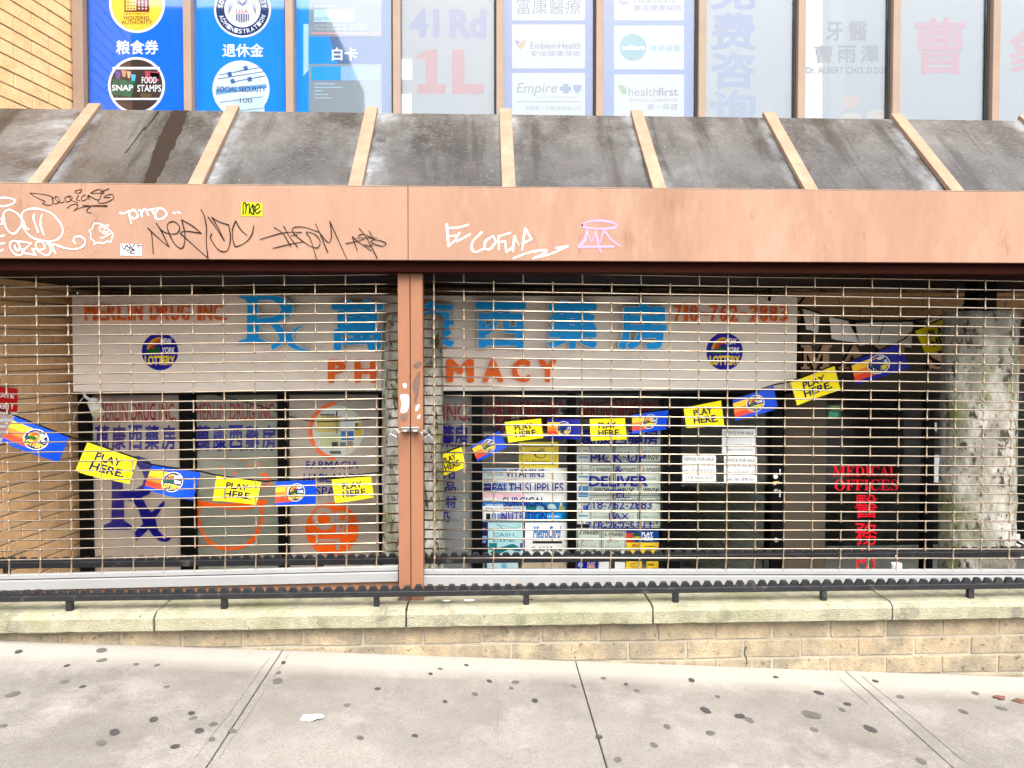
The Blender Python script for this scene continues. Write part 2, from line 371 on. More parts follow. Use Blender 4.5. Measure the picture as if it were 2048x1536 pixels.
# ------------------------------------------------------------------ ground, road
x_lo, x_hi = -14, 14
mb = MB()
def gbox(mb, x0, x1, y0, y1, top, dep, m):
    mb.hexa([(x0, y0, gz(x0) + top - dep), (x1, y0, gz(x1) + top - dep), (x1, y1, gz(x1) + top - dep), (x0, y1, gz(x0) + top - dep),
             (x0, y0, gz(x0) + top), (x1, y0, gz(x1) + top), (x1, y1, gz(x1) + top), (x0, y1, gz(x0) + top)], m)
JX = [G(562, 1305).x, G(1152, 1326).x, G(1700, 1350).x]
step = (JX[2] - JX[0]) / 2
joints = sorted([JX[0] - step * i for i in range(1, 9)] + JX + [JX[2] + step * i for i in range(1, 8)])
for a, b in zip(joints, joints[1:]):
    for y0, y1 in ((-1.6, .1), (.1, 1.6), (1.6, 3.78)):
        gbox(mb, a + .0026, b - .0026, y0 + .0015, y1 - .0015, 0, .1, WALK)
o = structure(mb.build('sidewalk', bevel=.004))
TOOL = mat('tooled_edge', (.145, .132, .115), .9, var=.3, bump=.2)
# flattened gum and finger-groove marks lying in the surface of the slabs
mb = MB()
gums = [(37, 1304, 8), (203, 1301, 9), (204, 1321, 8), (134, 1332, 5), (272, 1329, 5), (314, 1331, 5), (129, 1364, 7), (165, 1374, 6), (24, 1390, 10), (334, 1374, 5), (307, 1440, 9),
        (229, 1465, 10), (202, 1487, 10), (383, 1427, 8), (386, 1437, 7), (427, 1449, 8), (399, 1462, 9), (424, 1479, 7), (465, 1462, 9), (350, 1494, 8), (7, 1452, 6), (567, 1326, 7), (557, 1346, 6),
        (555, 1363, 11), (880, 1338, 6), (933, 1331, 6), (861, 1348, 6), (979, 1363, 6), (1023, 1377, 6), (950, 1389, 8), (890, 1404, 7), (1070, 1402, 9), (1148, 1373, 6), (694, 1411, 8), (720, 1476, 9), (1274, 1382, 6),
        (1207, 1357, 7), (1252, 1369, 6), (1334, 1454, 9), (1308, 1491, 9), (1235, 1520, 9), (1383, 1361, 9), (1411, 1421, 12), (1480, 1433, 11), (1499, 1441, 9), (1421, 1467, 10), (1435, 1394, 7), (1638, 1386, 9),
        (1623, 1430, 19), (1684, 1420, 7), (1695, 1409, 8), (1740, 1458, 12), (1629, 1460, 8), (1843, 1523, 12), (1751, 1363, 6), (1801, 1394, 8), (1927, 1424, 7), (1951, 1387, 8), (2003, 1417, 9), (1552, 1355, 6),
        (1031, 1365, 9), (1198, 1475, 8), (830, 1472, 7), (755, 1378, 7)]
rg = random.Random(3)
for px, py, r in gums:
    c = G(px, py); rw = r * c.length / F * rg.uniform(.75, .98); n = 7; ph = rg.uniform(0, 6)
    k = [1 + .14 * math.sin(2 * q * 2 * math.pi / n + ph) + rg.uniform(-.12, .12) for q in range(n)]
    pts = smooth_pts([(c.x + rw * k[q] * math.cos(q * 2 * math.pi / n), c.y + rw * 1.15 * k[q] * math.sin(q * 2 * math.pi / n)) for q in range(n)], 4, True)
    mb.face([(x, y, gz(x) + .0025) for x, y in pts], GUM if rg.random() < .4 else GUMF)
dg_ = Draw(mb, lambda a, b, off: G(a, b, off))
for p in ([(996, 1362), (997, 1410), (994, 1450), (998, 1495)], [(1680, 1358), (1745, 1415)], [(538, 1316), (455, 1430), (374, 1536)], [(576, 1310), (500, 1425), (424, 1536)], [(1724, 1352), (1838, 1446), (1945, 1536)]):
    q = []
    for u, v in zip(p, p[1:]):
        for i in range(6): q.append((u[0] + (v[0] - u[0]) * i / 6 + rg.uniform(-1.1, 1.1), u[1] + (v[1] - u[1]) * i / 6))
    dg_.stroke(q, lambda t: .9, TOOL, .0022, sm=False)
gs = structure(mb.build('sidewalk_stains'))
EARTH = mat('ground_base', (.10, .088, .075), .95, var=.2, bump=.3)
mb = MB(); gbox(mb, -60, 60, -1.75, 3.7, -.03, .3, EARTH); structure(mb.build('ground'))
KERB = mat('kerb_stone', (.36, .35, .33), .9, var=.15, bump=.3)
mb = MB(); gbox(mb, -60, 60, -1.75, -1.6, .004, .3, KERB); structure(mb.build('kerb', bevel=.015))
ASPH = mat('asphalt', (.05, .05, .052), .9, var=.2, scale=5, bump=.5, bscale=120)
mb = MB(); mb.face([(x, y, gz(x) - .14) for x, y in ((-60, -16), (60, -16), (60, -1.74), (-60, -1.74))], ASPH); structure(mb.build('road'))
mb = MB(); gbox(mb, -60, 60, -60, -16, 0, .3, WALK); structure(mb.build('far_sidewalk'))
FLOORM = mat('areaway_floor', (.60, .56, .50), .9, var=.2, bump=.3)
mb = MB(); mb.box(-3.2, 9.2, 4.05, 9, -.75, -.55, FLOORM); structure(mb.build('sunken_floor'))

# buildings across the street (they stand in the window reflections)
OPP = mat('opposite_brick', (.10, .065, .045), .9, var=.2, scale=.6, bump=0)
OPPG = mat('opposite_glass', (.03, .035, .04), .1, var=.2, bump=0)
def opposite(name, x0, x1, h, label):
    t = thing(name, ((x0 + x1) / 2, -20, 0), label, 'building')
    mb = MB(); mb.box(x0, x1, -30, -20, -1.5, h, OPP); mb.build('wall', t, bevel=.03)
    z = 1
    while z < h - 1.8:
        x = x0 + .8
        while x < x1 - 1.4:
            mb = MB(); mb.box(x, x + 1.2, -20.02, -19.96, z, z + 1.5, OPPG); mb.build('window', t); x += 2.6
        z += 3
opposite('tall_building', -22, -6.2, 15, 'tall dark brick building across the street mirrored in the blue windows')
opposite('low_building', -5.6, 22, 4.2, 'low dark building across the street, facing the pharmacy front')

# ------------------------------------------------------------------ low wall: coping slabs and brick base
wall = thing('low_wall', (0, 3.9, gz(0)), 'low tan brick wall with a mossy concrete coping beside the sloping sidewalk', 'wall')
zc1 = W(1024, 1220, YC).z; zc0 = W(1024, 1255, YC).z
mb = MB(); mb.box(-4, 9.2, 3.7855, 3.84, -1.3, zc0 - .013, MORTAR); mb.box(-4, 9.2, 3.8405, 4.02, -1.3, zc0 - .001, DARK)  # near-black backing puts the shade into the gap under the coping
bh, bl = .0985, .3
zt = zc0 - .012; row = 0
for row in range(10):
    z1 = zt - row * bh; x = -4 + (.15 if row % 2 else 0) + W(885, 1270, 3.78).x % .3
    while x < 9.1:
        if z1 > gz(x + .3) - .1:
            mb.box(x + .006, x + bl - .006, 3.78 + random.uniform(-.002, .002), 3.86, z1 - bh + .012, z1, BRICKLOW, j=.0022)
        x += bl
mb.build('brick_base', wall, bevel=.004)
mb = MB(); d = plane(mb, 3.7765)
for p in ([(1492, 1294), (1489, 1308), (1494, 1320), (1491, 1334)],):
    d.stroke(p, lambda t: 2.2 - 1.2 * t, DARK)
mb.build('crack', wall)
cj = [-4.2, W(308, 1240, YC).x, W(812, 1235, YC).x, W(1306, 1230, YC).x, W(1785, 1230, YC).x, 4.1, 6.0, 9.2]
for i, (a, b) in enumerate(zip(cj, cj[1:])):
    me = bmesh.new()
    nx = max(2, int((b - a) / .05)); ps = [(YC + .012, zc0), (YC, zc0 + .010), (YC, zc1 - .018), (YC + .012, zc1), (YC + .026, zc1 + .001), (YC + .029, zc1 + .007), (4.06, zc1 + .008), (4.06, zc0)]
    rows = []
    rr = random.Random(i + 40)
    for q in range(nx + 1):
        x = a + .005 + (b - a - .010) * q / nx
        chip = max(0, rr.gauss(0, .003)); chip2 = max(0, rr.gauss(0, .002))
        rows.append([me.verts.new((x + (0 if 0 < q < nx else rr.uniform(-.002, .002)), y + (chip if k < 2 else chip2 if k == 3 else 0) + rr.uniform(-.0008, .0008), z + (chip if k < 1 else 0) - (chip2 if k == 3 else 0) + rr.uniform(-.0008, .0008) - wall.location.z)) for k, (y, z) in enumerate(ps)])
    for q in range(nx):
        for k in range(len(ps)): me.faces.new((rows[q][k], rows[q][(k + 1) % len(ps)], rows[q + 1][(k + 1) % len(ps)], rows[q + 1][k]))
    me.faces.new(rows[0]); me.faces.new(rows[-1][::-1]); bmesh.ops.recalc_face_normals(me, faces=me.faces)
    bmesh.ops.translate(me, verts=me.verts, vec=(-wall.location.x, -wall.location.y, 0))
    d = bpy.data.meshes.new('coping_slab'); me.to_mesh(d); me.free(); d.materials.append(COPING)
    o = bpy.data.objects.new('coping_slab', d); COL.objects.link(o); o.parent = wall
ZTOP = zc1 + .0075

# ------------------------------------------------------------------ spiked rails
def rail(name, Y, py_top, py_bar, py_bot, post_px, label, x0=-3.6, x1=9.0, pitch=.0570):
    zt, zb, zl = W(1024, py_top, Y).z, W(1024, py_bar, Y).z, W(1024, py_bot, Y).z
    t = thing(name, (0, Y, ZTOP), label, 'railing')
    mb = MB(); mb.box(x0, x1, Y, Y + .04, zl, zb, RAIL); mb.build('bar', t, bevel=.003)
    mb = MB(); x = x0; d = Draw(mb, lambda a, b, off: Vector((a, Y + .012 - off, b))); pts = [(x0, zb - .004)]
    rr = random.Random(5)
    while x < x1 - pitch:
        e = rr.uniform(-.0025, .0025); h = zt + rr.uniform(-.004, .002)
        pts += [(x + .004, zb + .003), (x + pitch * .28 + e, h), (x + pitch * .70 + e, h), (x + pitch - .004, zb + .003)]; x += pitch
    pts += [(x, zb - .004)]
    for i in range(1, len(pts) - 1, 4):
        q = [(pts[i][0], zb - .004)] + pts[i:i + 4] + [(pts[i + 3][0], zb - .004)]
        d.slab(q, RAIL, t=.02)
    mb.build('spike_strip', t, bevel=.002)
    for px in post_px:
        x = W(px, 1200, Y).x
        mb = MB(); mb.box(x - .0145, x + .0145, Y + .006, Y + .036, ZTOP - .03, zl - .001, RAIL); mb.build('post', t, bevel=.003)
    return t
rail('spiked_rail', 3.765, 1170, 1180, 1191, (-180, 135, 446, 752, 1053, 1353, 1650, 1945, 2250, 2560, 2870, 3180), 'black anti-sitting rail with blunt teeth on short posts in front of the grilles')
rail('spiked_rail', 4.12, 1106, 1114, 1126, (-120, 10, 640, 1225, 1533, 2120), 'second toothed black rail, behind the grilles and before the shop windows')

# ------------------------------------------------------------------ gate post
pz0 = ZTOP - .012
gp = thing('gate_post', (W(821, 1200, 3.86).x, 3.9, pz0), 'brown painted double steel post with peeling paint between the two rolling grilles', 'post')
ptop = W(821, 546, 3.86).z
for a, b in ((796.5, 820.3), (821.7, 846)):
    x0, x1 = W(a, 900, 3.86).x, W(b, 900, 3.86).x
    mb = MB(); mb.box(x0, x1, 3.86, 3.985, pz0, ptop, POST); o = mb.build('grille_channel', gp, bevel=.003)
mb = MB(); d = plane(mb, 3.8585)
GREYP = mat('bare_primer', (.33, .315, .30), .6, var=.15, bump=.1); RUSTP = mat('rusty_steel', (.10, .065, .05), .7, var=.4, scale=40, bump=.2)
for pts, m in (([(800, 790), (817, 790), (818, 812), (813, 824), (801, 825), (803, 806)], GREYP), ([(805, 768), (812, 766), (814, 774), (808, 777)], GREYP), ([(832, 812), (839, 808), (838, 818), (831, 823)], GREYP),
               ([(834, 832), (841, 829), (840, 836), (835, 838)], GREYP), ([(826, 768), (838, 742), (840, 756), (836, 790), (828, 784)], RUSTP), ([(800, 832), (815, 828), (812, 840), (803, 842)], RUSTP),
               ([(826, 732), (835, 723), (844, 726), (836, 737)], RUSTP), ([(797, 1196), (818, 1188), (819, 1206), (798, 1208)], RUSTP), ([(829, 795), (834, 790), (833, 806), (829, 806)], RUSTP)):
    mb = MB(); d = plane(mb, 3.8585); d.slab(smooth_pts(pts, 3, True), m, off=.0, t=.0012); mb.build('peeling_paint', gp)

def padlock(pxh, pyh, pxl, pyl, rot, label):
    hw, lk = W(pxh, pyh, 3.84), W(pxl, pyl, 3.80)
    t = thing('padlock', lk, label, 'padlock', 'padlocks on the gate post')
    mb = MB(); mb.box(hw.x - .022, hw.x + .022, 3.832, 3.858, hw.z - .006, hw.z + .018, STEEL)
    mb.box(hw.x - .012, hw.x + .012, 3.80, 3.835, hw.z - .004, hw.z + .004, STEEL); mb.build('hasp', t, bevel=.002)
    M3 = Matrix.Rotation(R(rot), 3, 'Y')
    mb = MB(); mb.box(-.02, .02, -.009, .009, -.034, .004, STEEL)
    mb.v = [M3 @ v + lk for v in mb.v]; mb.build('body', t, bevel=.003)
    top = lk + M3 @ Vector((0, 0, .004))
    pts = [Vector((-.013, 0, 0)), Vector((-.013, 0, .018)), Vector((-.007, 0, .028)), Vector((.007, 0, .028)), Vector((.013, 0, .018)), Vector((.013, 0, 0))]
    mb = MB(); mb.tube([top + M3 @ p for p in pts], .0035, STEEL); mb.build('shackle', t, smooth=True)
    dv = hw - top; mb = MB(); mb.tube([hw + Vector((0, -.02, 0)), hw.lerp(top, .5) + Vector((0, -.012, .004)), top + Vector((0, 0, .022))], .003, STEEL); mb.build('hook', t, smooth=True)
padlock(811, 861, 788, 871, 28, 'steel padlock tilted to the left on the brown post, hooked to the left grille')
padlock(831, 861, 853, 873, -38, 'steel padlock tilted to the right on the brown post, hooked to the right grille')

# ------------------------------------------------------------------ rolling grilles
def grille(name, x0, x1, xr, tilt, py0, nrod, cols, parity, full, pb0, pb1, label, sill):
    t = thing(name, (xr, YG, ZTOP), label, 'rolling grille', 'rolling grilles over the shop front')
    Z = lambda x, z: z + tilt * (x - xr)
    pxr = 848 if xr > -.4 and x1 > 1 else 795
    zs = [W(pxr, py0 + 19.1 * k, YG).z for k in range(nrod)]
    ztop = W(pxr, 540, YG).z
    zb0, zb1 = W(pxr, pb1, YG).z, W(pxr, pb0, YG).z
    allz = [zs[0] + .0497] + zs + [zb1 - .004]
    rr = random.Random(name + str(x0))
    for z in [zs[0] + .0497] + zs:
        n = 16; mb = MB(); bow, ph = rr.gauss(0, .0016), rr.uniform(0, 6)
        pts = [(x0 + (x1 - x0) * i / n, YG + rr.uniform(-.0018, .0018), Z(x0 + (x1 - x0) * i / n, z) + rr.uniform(-.0012, .0012) + bow * math.sin(i * .5 + ph)) for i in range(n + 1)]
        mb.tube(pts, .0041, ROD, 10); mb.build('rod', t, smooth=True)
    links = []
    for c, x in enumerate(cols):
        for k in range(len(allz) - 1):
            if c in full or (k + parity + c) % 2 == 0 or k == len(allz) - 2: links.append((x, k))
    cx = (max(x0, -2.5) + min(x1, 2.8)) / 2
    links.sort(key=lambda q: (q[1] < 2, abs(q[0] - 0)))
    rest = MB()
    for i, (x, k) in enumerate(links):
        a, b = Z(x, allz[k]) + .003, Z(x, allz[k + 1]) - .003
        last = k == len(allz) - 2
        mb = MB() if i < 100 else rest
        dx = rr.uniform(-.001, .001) + (-.004 if last else 0)
        mb.tube([(x, YG - .006, a + .004), (x, YG - .0075, a - .002), (x + dx * .3, YG - .006, a - .010), (x + dx, YG - .006, b + .010), (x + dx, YG - .0075, b + .002), (x + dx, YG - .006, b - .005)],
                [.0032, .0064, .0039, .0039, .0064, .0032], LINK, 8)
        if i < 100: mb.build('link', t, smooth=True)
    o = rest.build('links', t, smooth=True); o['kind'] = 'stuff'
    mb = MB(); hb = zb1 - zb0
    mb.box(x0, x1, YG - .012, YG + .012, zb1 - hb * .30, zb1, BAR, (xr, tilt)); mb.box(x0, x1, YG - .005, YG + .006, zb1 - hb * .36, zb1 - hb * .30, DARK, (xr, tilt))
    mb.box(x0, x1, YG - .020, YG + .020, zb0, zb1 - hb * .36, BAR, (xr, tilt)); mb.build('bottom_bar', t, bevel=.003)
    if sill:
        mb = MB(); za, zz = W(pxr, sill[1], YG).z, W(pxr, sill[0], YG).z
        mb.box(x0, x1, YG + .0, YG + .06, za, zz, POST); mb.build('sill_channel', t, bevel=.003)
    return t
xl = W(796, 900, YG).x; xrr = W(847, 900, YG).x
xa, xb = W(16, 850, YG).x, W(753.5, 850, YG).x; pl = (xb - xa) / 12
colsL = [xa + pl * i for i in range(-3, 13)]
xa2, xb2 = W(868.75, 850, YG).x, W(2021, 850, YG).x; pr = (xb2 - xa2) / 20
colsR = [xa2 + pr * i for i in range(0, 56)]
grille('rolling_grille', -3.1, xl, xl, .011, 568, 29, colsL, 0, {6}, 1131, 1161, 'rolling steel grille left of the brown post, down before the blue Rx sign', (1163, 1192))
grille('rolling_grille', xrr, 8.9, xrr, -.0125, 562, 30, colsR, 1, {0, 10}, 1138, 1170, 'wider rolling steel grille right of the brown post, in front of the entrances', (1172, 1192))

# ------------------------------------------------------------------ canopy: fascia, hood, sloping panels, ribs
YT = 4.38
can = thing('awning', (0, 3.9, W(1016, 376, YF).z), 'terracotta metal canopy with sloping weathered panels, beige ribs and a graffitied fascia', 'awning')
zf1, zf0 = W(964, 375, YF).z, W(964, 521, YF).z
zt1 = W(1010, 229, YT).z
xj = W(816, 450, YF).x
fas = []
for a, b in ((-3.8, xj - .0012), (xj + .0012, 9.2)):
    mb = MB(); mb.box(a, b, YF, YF + .03, zf0, zf1, FASCIA); mb.box(a, b, YF + .001, YF + .06, zf1 + .0005, zf1 + .006, RIB)
    fas.append(mb.build('fascia', can, bevel=.0025))
zh = W(821, 546, 3.86).z
mb = MB(); mb.box(-3.8, 9.2, YF + .0325, 4.1, zh, zf0 + .02, HOOD); mb.build('grille_hood', can, bevel=.004)
mb = MB(); mb.box(-3.8, 9.2, YF + .002, YF + .03, zf0 - .004, zf0 - .0005, HOOD); mb.build('drip_lip', can)
ribs = [((195, 212), (64, 367)), ((465, 222), (392, 370)), ((742, 225), (712, 373)), ((1012, 229), (1016, 375)), ((1272, 231), (1320, 377)), ((1532, 234), (1628, 380)), ((1790, 238), (1917, 382))]
rx = [(W(t_[0], t_[1], YT).x, W(b_[0], b_[1], YF + .04).x) for t_, b_ in ribs]
dxr = (rx[-1][1] - rx[0][1]) / 6
rx = [(x0 + x1) / 2 for x0, x1 in rx]
rx = [rx[0] - dxr] + rx + [rx[-1] + dxr * i for i in range(1, 8)]
zr0, zr1 = zf1 - .01, zt1
sl = Vector((0, YT - YF - .05, zr1 - zr0)); nrm = Vector((0, -sl.z, sl.y)).normalized()
for i, (a, b) in enumerate(zip(rx, rx[1:])):
    if i == 0: a = -3.7
    p = [Vector((a, YF + .05, zr0)), Vector((b, YF + .05, zr0)), Vector((b, YT, zr1)), Vector((a, YT, zr1))]
    mb = MB(); mb.face(p, AWN, [(0, 0), (1, 0), (1, 1), (0, 1)])
    q = [v - nrm * .02 for v in p]
    mb.face(q[::-1], HOOD); mb.face([p[0], p[3], q[3], q[0]], HOOD); mb.face([p[1], p[0], q[0], q[1]], HOOD); mb.face([p[2], p[1], q[1], q[2]], HOOD); mb.face([p[3], p[2], q[2], q[3]], HOOD)
    o = mb.build('panel', can)
    if i == 1:
        mb = MB(); D2 = Draw(mb, lambda u, v, off: p[3] + (p[2] - p[3]) * u + (p[0] - p[3]) * v + nrm * off)
        rr = random.Random(2); lft = []; rgt = []
        for k in range(26):
            v = k / 25; c = .625 + .055 * v; hw = .055 + .012 * math.sin(v * 5)
            lft.append((c - hw + rr.uniform(-.008, .008), v)); rgt.append((c + hw + rr.uniform(-.008, .008) , v))
        for k in range(25): D2.poly([lft[k], rgt[k], rgt[k + 1], lft[k + 1]], WET, .0015)
        mb.build('water_stain', can); mb = MB(); D2.mb = mb
        D2.stroke([(.47, .02), (.465, .15), (.45, .28), (.44, .25), (.42, .52), (.41, .58)], lambda t: .014 * (1 - .6 * t), WET, .0015)
        o2 = mb.build('water_stain', can)
for x in rx:
    mb = MB(); wd = .035; hh = .028
    p0, p1 = Vector((x, YF + .035, zr0 - .004)), Vector((x, YT + .03, zr1 + .02))
    ax = Vector((wd, 0, 0)); up = nrm * hh
    mb.hexa([p0 - ax, p0 + ax, p1 + ax, p1 - ax, p0 - ax + up, p0 + ax + up, p1 + ax + up, p1 - ax + up], RIB)
    mb.build('rib', can, bevel=.004)
mb = MB(); mb.box(-3.8, 9.2, YT + .001, YW, zr1 - .03, zr1 - .005, AWN); mb.build('top_ledge', can)

# graffiti (child meshes of the fascia boards)
mbw = MB(); mbk = MB(); mbg = MB(); mbR = MB()
dw, dk, dg, dR = plane(mbw, YF), plane(mbk, YF), plane(mbg, YF), plane(mbR, YF)
def z1(p): return [(x / 7.877, 370 + y / 7.877) for x, y in p]
def z2(p): return [(230 + x / 6.827, 370 + y / 6.827) for x, y in p]
def z3(p): return [(500 + x / 6.827, 420 + y / 6.827) for x, y in p]
def z4(p): return [(860 + x / 5.12, 420 + y / 5.12) for x, y in p]
O = .0012
for p, c in (([(-60, 215), (40, 200), (140, 205), (230, 235), (235, 265), (180, 305), (60, 335), (-60, 330)], 0),
             ([(120, 395), (60, 450), (70, 590), (130, 720), (230, 765), (330, 650), (355, 560), (290, 460), (190, 400)], 1),
             ([(350, 560), (350, 450), (440, 385), (600, 375), (800, 440), (930, 570), (990, 700), (960, 810), (840, 880), (680, 880), (500, 820), (390, 700), (350, 590), (380, 570), (400, 660), (460, 700)], 0),
             ([(540, 465), (530, 520), (560, 620), (605, 740)], 0), ([(665, 470), (640, 560), (650, 660), (695, 785)], 0),
             ([(-20, 610), (40, 615), (30, 520)], 0), ([(-30, 815), (70, 795)], 0), ([(-30, 935), (75, 915)], 0), ([(-30, 1060), (50, 1020)], 0),
             ([(240, 955), (250, 1010), (300, 1035), (310, 960), (270, 890), (200, 885), (160, 940), (190, 1040), (280, 1105), (350, 1090), (350, 1010)], 0)):
    dw.stroke(z1(p), 2.9 if c == 0 else 2.9, WHITEP, O, closed=bool(c))
for p in ([(300, 885), (500, 920), (370, 1030), (390, 1075), (570, 1100)], [(570, 1100), (510, 1010)]): dw.stroke(z1(p), 2.8, WHITEP, O, sm=False)
for p in ([(520, 1010), (640, 1020), (710, 990), (680, 910), (620, 890), (570, 920), (580, 1000), (650, 1070), (740, 1110), (800, 1060), (790, 960), (740, 910)],
          [(790, 900), (880, 1080)], [(850, 1050), (835, 940), (900, 950), (1050, 1000), (1220, 1005), (1330, 950), (1340, 860), (1260, 810), (1180, 830), (1165, 880), (1195, 925)]): dw.stroke(z1(p), 2.8, WHITEP, O)
mbw.build('white_graffiti', fas[0]); mbw = MB(); dw.mb = mbw
sp = [(1500, 580), (1510, 610), (1560, 605), (1640, 640), (1720, 630), (1690, 690), (1740, 720), (1785, 780), (1760, 850), (1745, 905), (1700, 880), (1640, 915), (1540, 905), (1470, 940), (1490, 890), (1430, 840), (1430, 750), (1395, 715), (1445, 700), (1470, 650)]
dw.stroke(z1(sp) + z1(sp[:1]), 2.0, WHITEP, O, sm=False)
dw.stroke(z1([(1620, 640), (1570, 660), (1580, 720), (1640, 765), (1700, 750), (1690, 690), (1620, 640)]), 1.6, WHITEP, O); dw.stroke(z1([(1600, 680), (1640, 660), (1650, 700), (1625, 735), (1680, 740)]), 1.3, WHITEP, O)
dw.stroke(z1([(1580, 825), (1610, 840), (1750, 765)]), 2.0, WHITEP, O, sm=False)
mbw.build('white_graffiti', fas[0]); mbw = MB(); dw.mb = mbw
for p in ([(70, 378), (120, 390), (190, 355), (200, 370)], [(185, 370), (205, 430), (225, 520)], [(225, 350), (260, 340), (300, 385), (310, 430), (260, 460), (225, 440)], [(330, 345), (350, 350), (370, 430)], [(360, 390), (410, 325), (455, 410)],
          [(440, 345), (540, 325)], [(500, 330), (540, 400)], [(575, 320), (640, 320), (700, 370), (690, 430), (610, 470), (555, 445), (560, 370), (600, 325)], [(800, 380), (825, 385)], [(860, 370), (890, 385)]): dw.stroke(z2(p), 3.3, WHITEP, O)
mbw.build('white_graffiti', fas[0])
for p in ([(470, 127), (700, 150), (830, 200), (830, 290), (770, 320), (670, 295), (710, 260), (600, 210), (470, 127)], [(850, 190), (820, 230), (870, 300), (940, 260), (920, 200), (870, 185), (890, 240), (960, 280), (1010, 265)],
          [(1090, 175), (1030, 200), (1040, 265), (1110, 250), (1140, 190), (1090, 175), (1130, 240), (1220, 275)], [(1240, 160), (1210, 230), (1260, 250)], [(1280, 70), (1190, 95), (1200, 130), (1270, 115), (1285, 70)],
          [(1350, 155), (1290, 190), (1300, 250), (1370, 220), (1390, 165), (1410, 230)], [(1390, 160), (1555, 235), (1610, 90)], [(1430, 125), (1530, 75), (1600, 80), (1640, 125), (1580, 130), (1440, 130)], [(1590, 110), (1720, 60)],
          [(1550, 230), (1570, 285), (1690, 270), (1790, 210), (1770, 150), (1690, 160), (1640, 195), (1740, 195)], [(1060, 365), (1130, 315), (1220, 305), (1215, 360), (1165, 405)], [(1165, 405), (1300, 350), (1500, 325), (1640, 320), (1690, 335), (1500, 335), (1310, 318)],
          [(1430, 340), (1370, 400), (1390, 435), (1440, 438)]): dk.stroke(z1(p), 1.5, INKB, O)
for p in ([(452, 590), (500, 660), (525, 940)], [(452, 590), (600, 730), (740, 845)], [(740, 845), (640, 640), (565, 520)], [(565, 520), (640, 620), (740, 665), (850, 660), (885, 580), (830, 510), (760, 505), (715, 560), (750, 680), (830, 820), (910, 865), (950, 800), (955, 650), (912, 475)],
          [(912, 475), (1060, 560), (1180, 660)], [(1180, 660), (980, 632), (900, 655), (960, 720), (1272, 1000)], [(1272, 1000), (1250, 800), (1250, 580), (1220, 420), (1178, 338)],
          [(1275, 440), (1400, 610), (1495, 760)], [(1495, 760), (1420, 600), (1325, 440)], [(1325, 440), (1430, 505), (1555, 545)], [(1555, 545), (1580, 720), (1550, 870), (1490, 912), (1400, 870), (1310, 730), (1325, 665)],
          [(1800, 685), (1720, 610), (1650, 490)], [(1650, 490), (1605, 620), (1620, 780), (1660, 840), (1790, 780), (1870, 680), (1898, 555)]): dk.stroke(z2(p), 1.95, INKB, O)
for p in ([(140, 402), (400, 325), (560, 303), (705, 308)], [(315, 525), (560, 465), (740, 435)], [(335, 238), (450, 320), (520, 430), (560, 500)], [(462, 220), (540, 360), (652, 508)],
          [(935, 300), (760, 240), (640, 233), (580, 260), (610, 330), (740, 440), (880, 515), (940, 500), (960, 430), (910, 350), (830, 310), (770, 310), (830, 400), (910, 665)], [(570, 350), (650, 335)],
          [(898, 190), (960, 330), (1065, 580)], [(960, 320), (1040, 420), (1090, 440), (1115, 330), (1090, 150)], [(1090, 150), (1180, 350), (1325, 670)],
          [(1312, 458), (1440, 435), (1560, 400)], [(1465, 552), (1430, 450), (1398, 362)], [(1398, 362), (1500, 450), (1655, 555)], [(1495, 252), (1600, 390), (1740, 660)], [(1480, 355), (1530, 330), (1600, 350), (1700, 400)], [(1460, 383), (1730, 380)],
          [(1630, 290), (1700, 410)], [(1560, 470), (1640, 495), (1680, 460), (1655, 430), (1690, 405), (1800, 425), (1860, 462), (1800, 495), (1680, 455)]): dk.stroke(z3(p), 1.7, INKB, O)
mbk.build('dark_graffiti', fas[0])
for p in ([(790, 640), (830, 830), (930, 690)], [(830, 760), (960, 840)], [(1060, 660), (1010, 730), (1040, 820), (1110, 800), (1110, 700), (1060, 655)], [(1260, 600), (1200, 560), (1150, 620), (1160, 730), (1240, 750)], [(1330, 470), (1400, 680)], [(1400, 640), (1560, 450)], [(1400, 700), (1420, 1130)], [(1300, 1030), (1420, 1110), (1520, 1020)]):
    dg.stroke(z1(p), 2.2, GHOST, .0008)
mbg.build('faded_graffiti', fas[0])
for p in ([(172, 145), (180, 260), (190, 370)], [(190, 185), (290, 180), (390, 152)], [(185, 270), (260, 262)], [(190, 370), (250, 320), (300, 235)], [(280, 320), (410, 248)], [(530, 228), (440, 320), (430, 400), (470, 430), (560, 390)],
          [(640, 270), (570, 320), (565, 390), (610, 400), (670, 330), (650, 272)], [(700, 270), (705, 400)], [(700, 270), (820, 235)], [(705, 330), (770, 320)], [(770, 320), (780, 430)], [(780, 430), (850, 380), (870, 270)], [(860, 270), (850, 420)], [(870, 280), (940, 410), (975, 190)],
          [(975, 190), (1040, 300), (950, 340)], [(855, 495), (1000, 440), (1150, 412), (1200, 418), (1130, 465), (1060, 495)], [(1060, 495), (1240, 450), (1410, 370)], [(1290, 390), (1410, 370)]):
    dR.stroke(z4(p), 3.8, WHITEP, O, sm=len(p) > 3)
mbR.build('white_graffiti', fas[1])
mb = MB(); d = plane(mb, YF)
for p, c in (([(1560, 155), (1640, 115), (1780, 112), (1900, 140), (1890, 180), (1750, 192), (1620, 185)], 1),): d.stroke(z4(p), 4.4, PINKP, O, closed=True)
for p in ([(1525, 375), (1590, 290), (1605, 210)], [(1605, 210), (1650, 340), (1700, 220)], [(1700, 220), (1735, 345), (1780, 210)], [(1790, 215), (1850, 300), (1940, 365)], [(1525, 378), (1700, 375), (1875, 375)], [(1700, 240), (1720, 350), (1750, 430)], [(1530, 385), (1600, 300)]): d.stroke(z4(p), 4.4, PINKP, O, sm=False)
mb.build('pink_graffiti', fas[1])
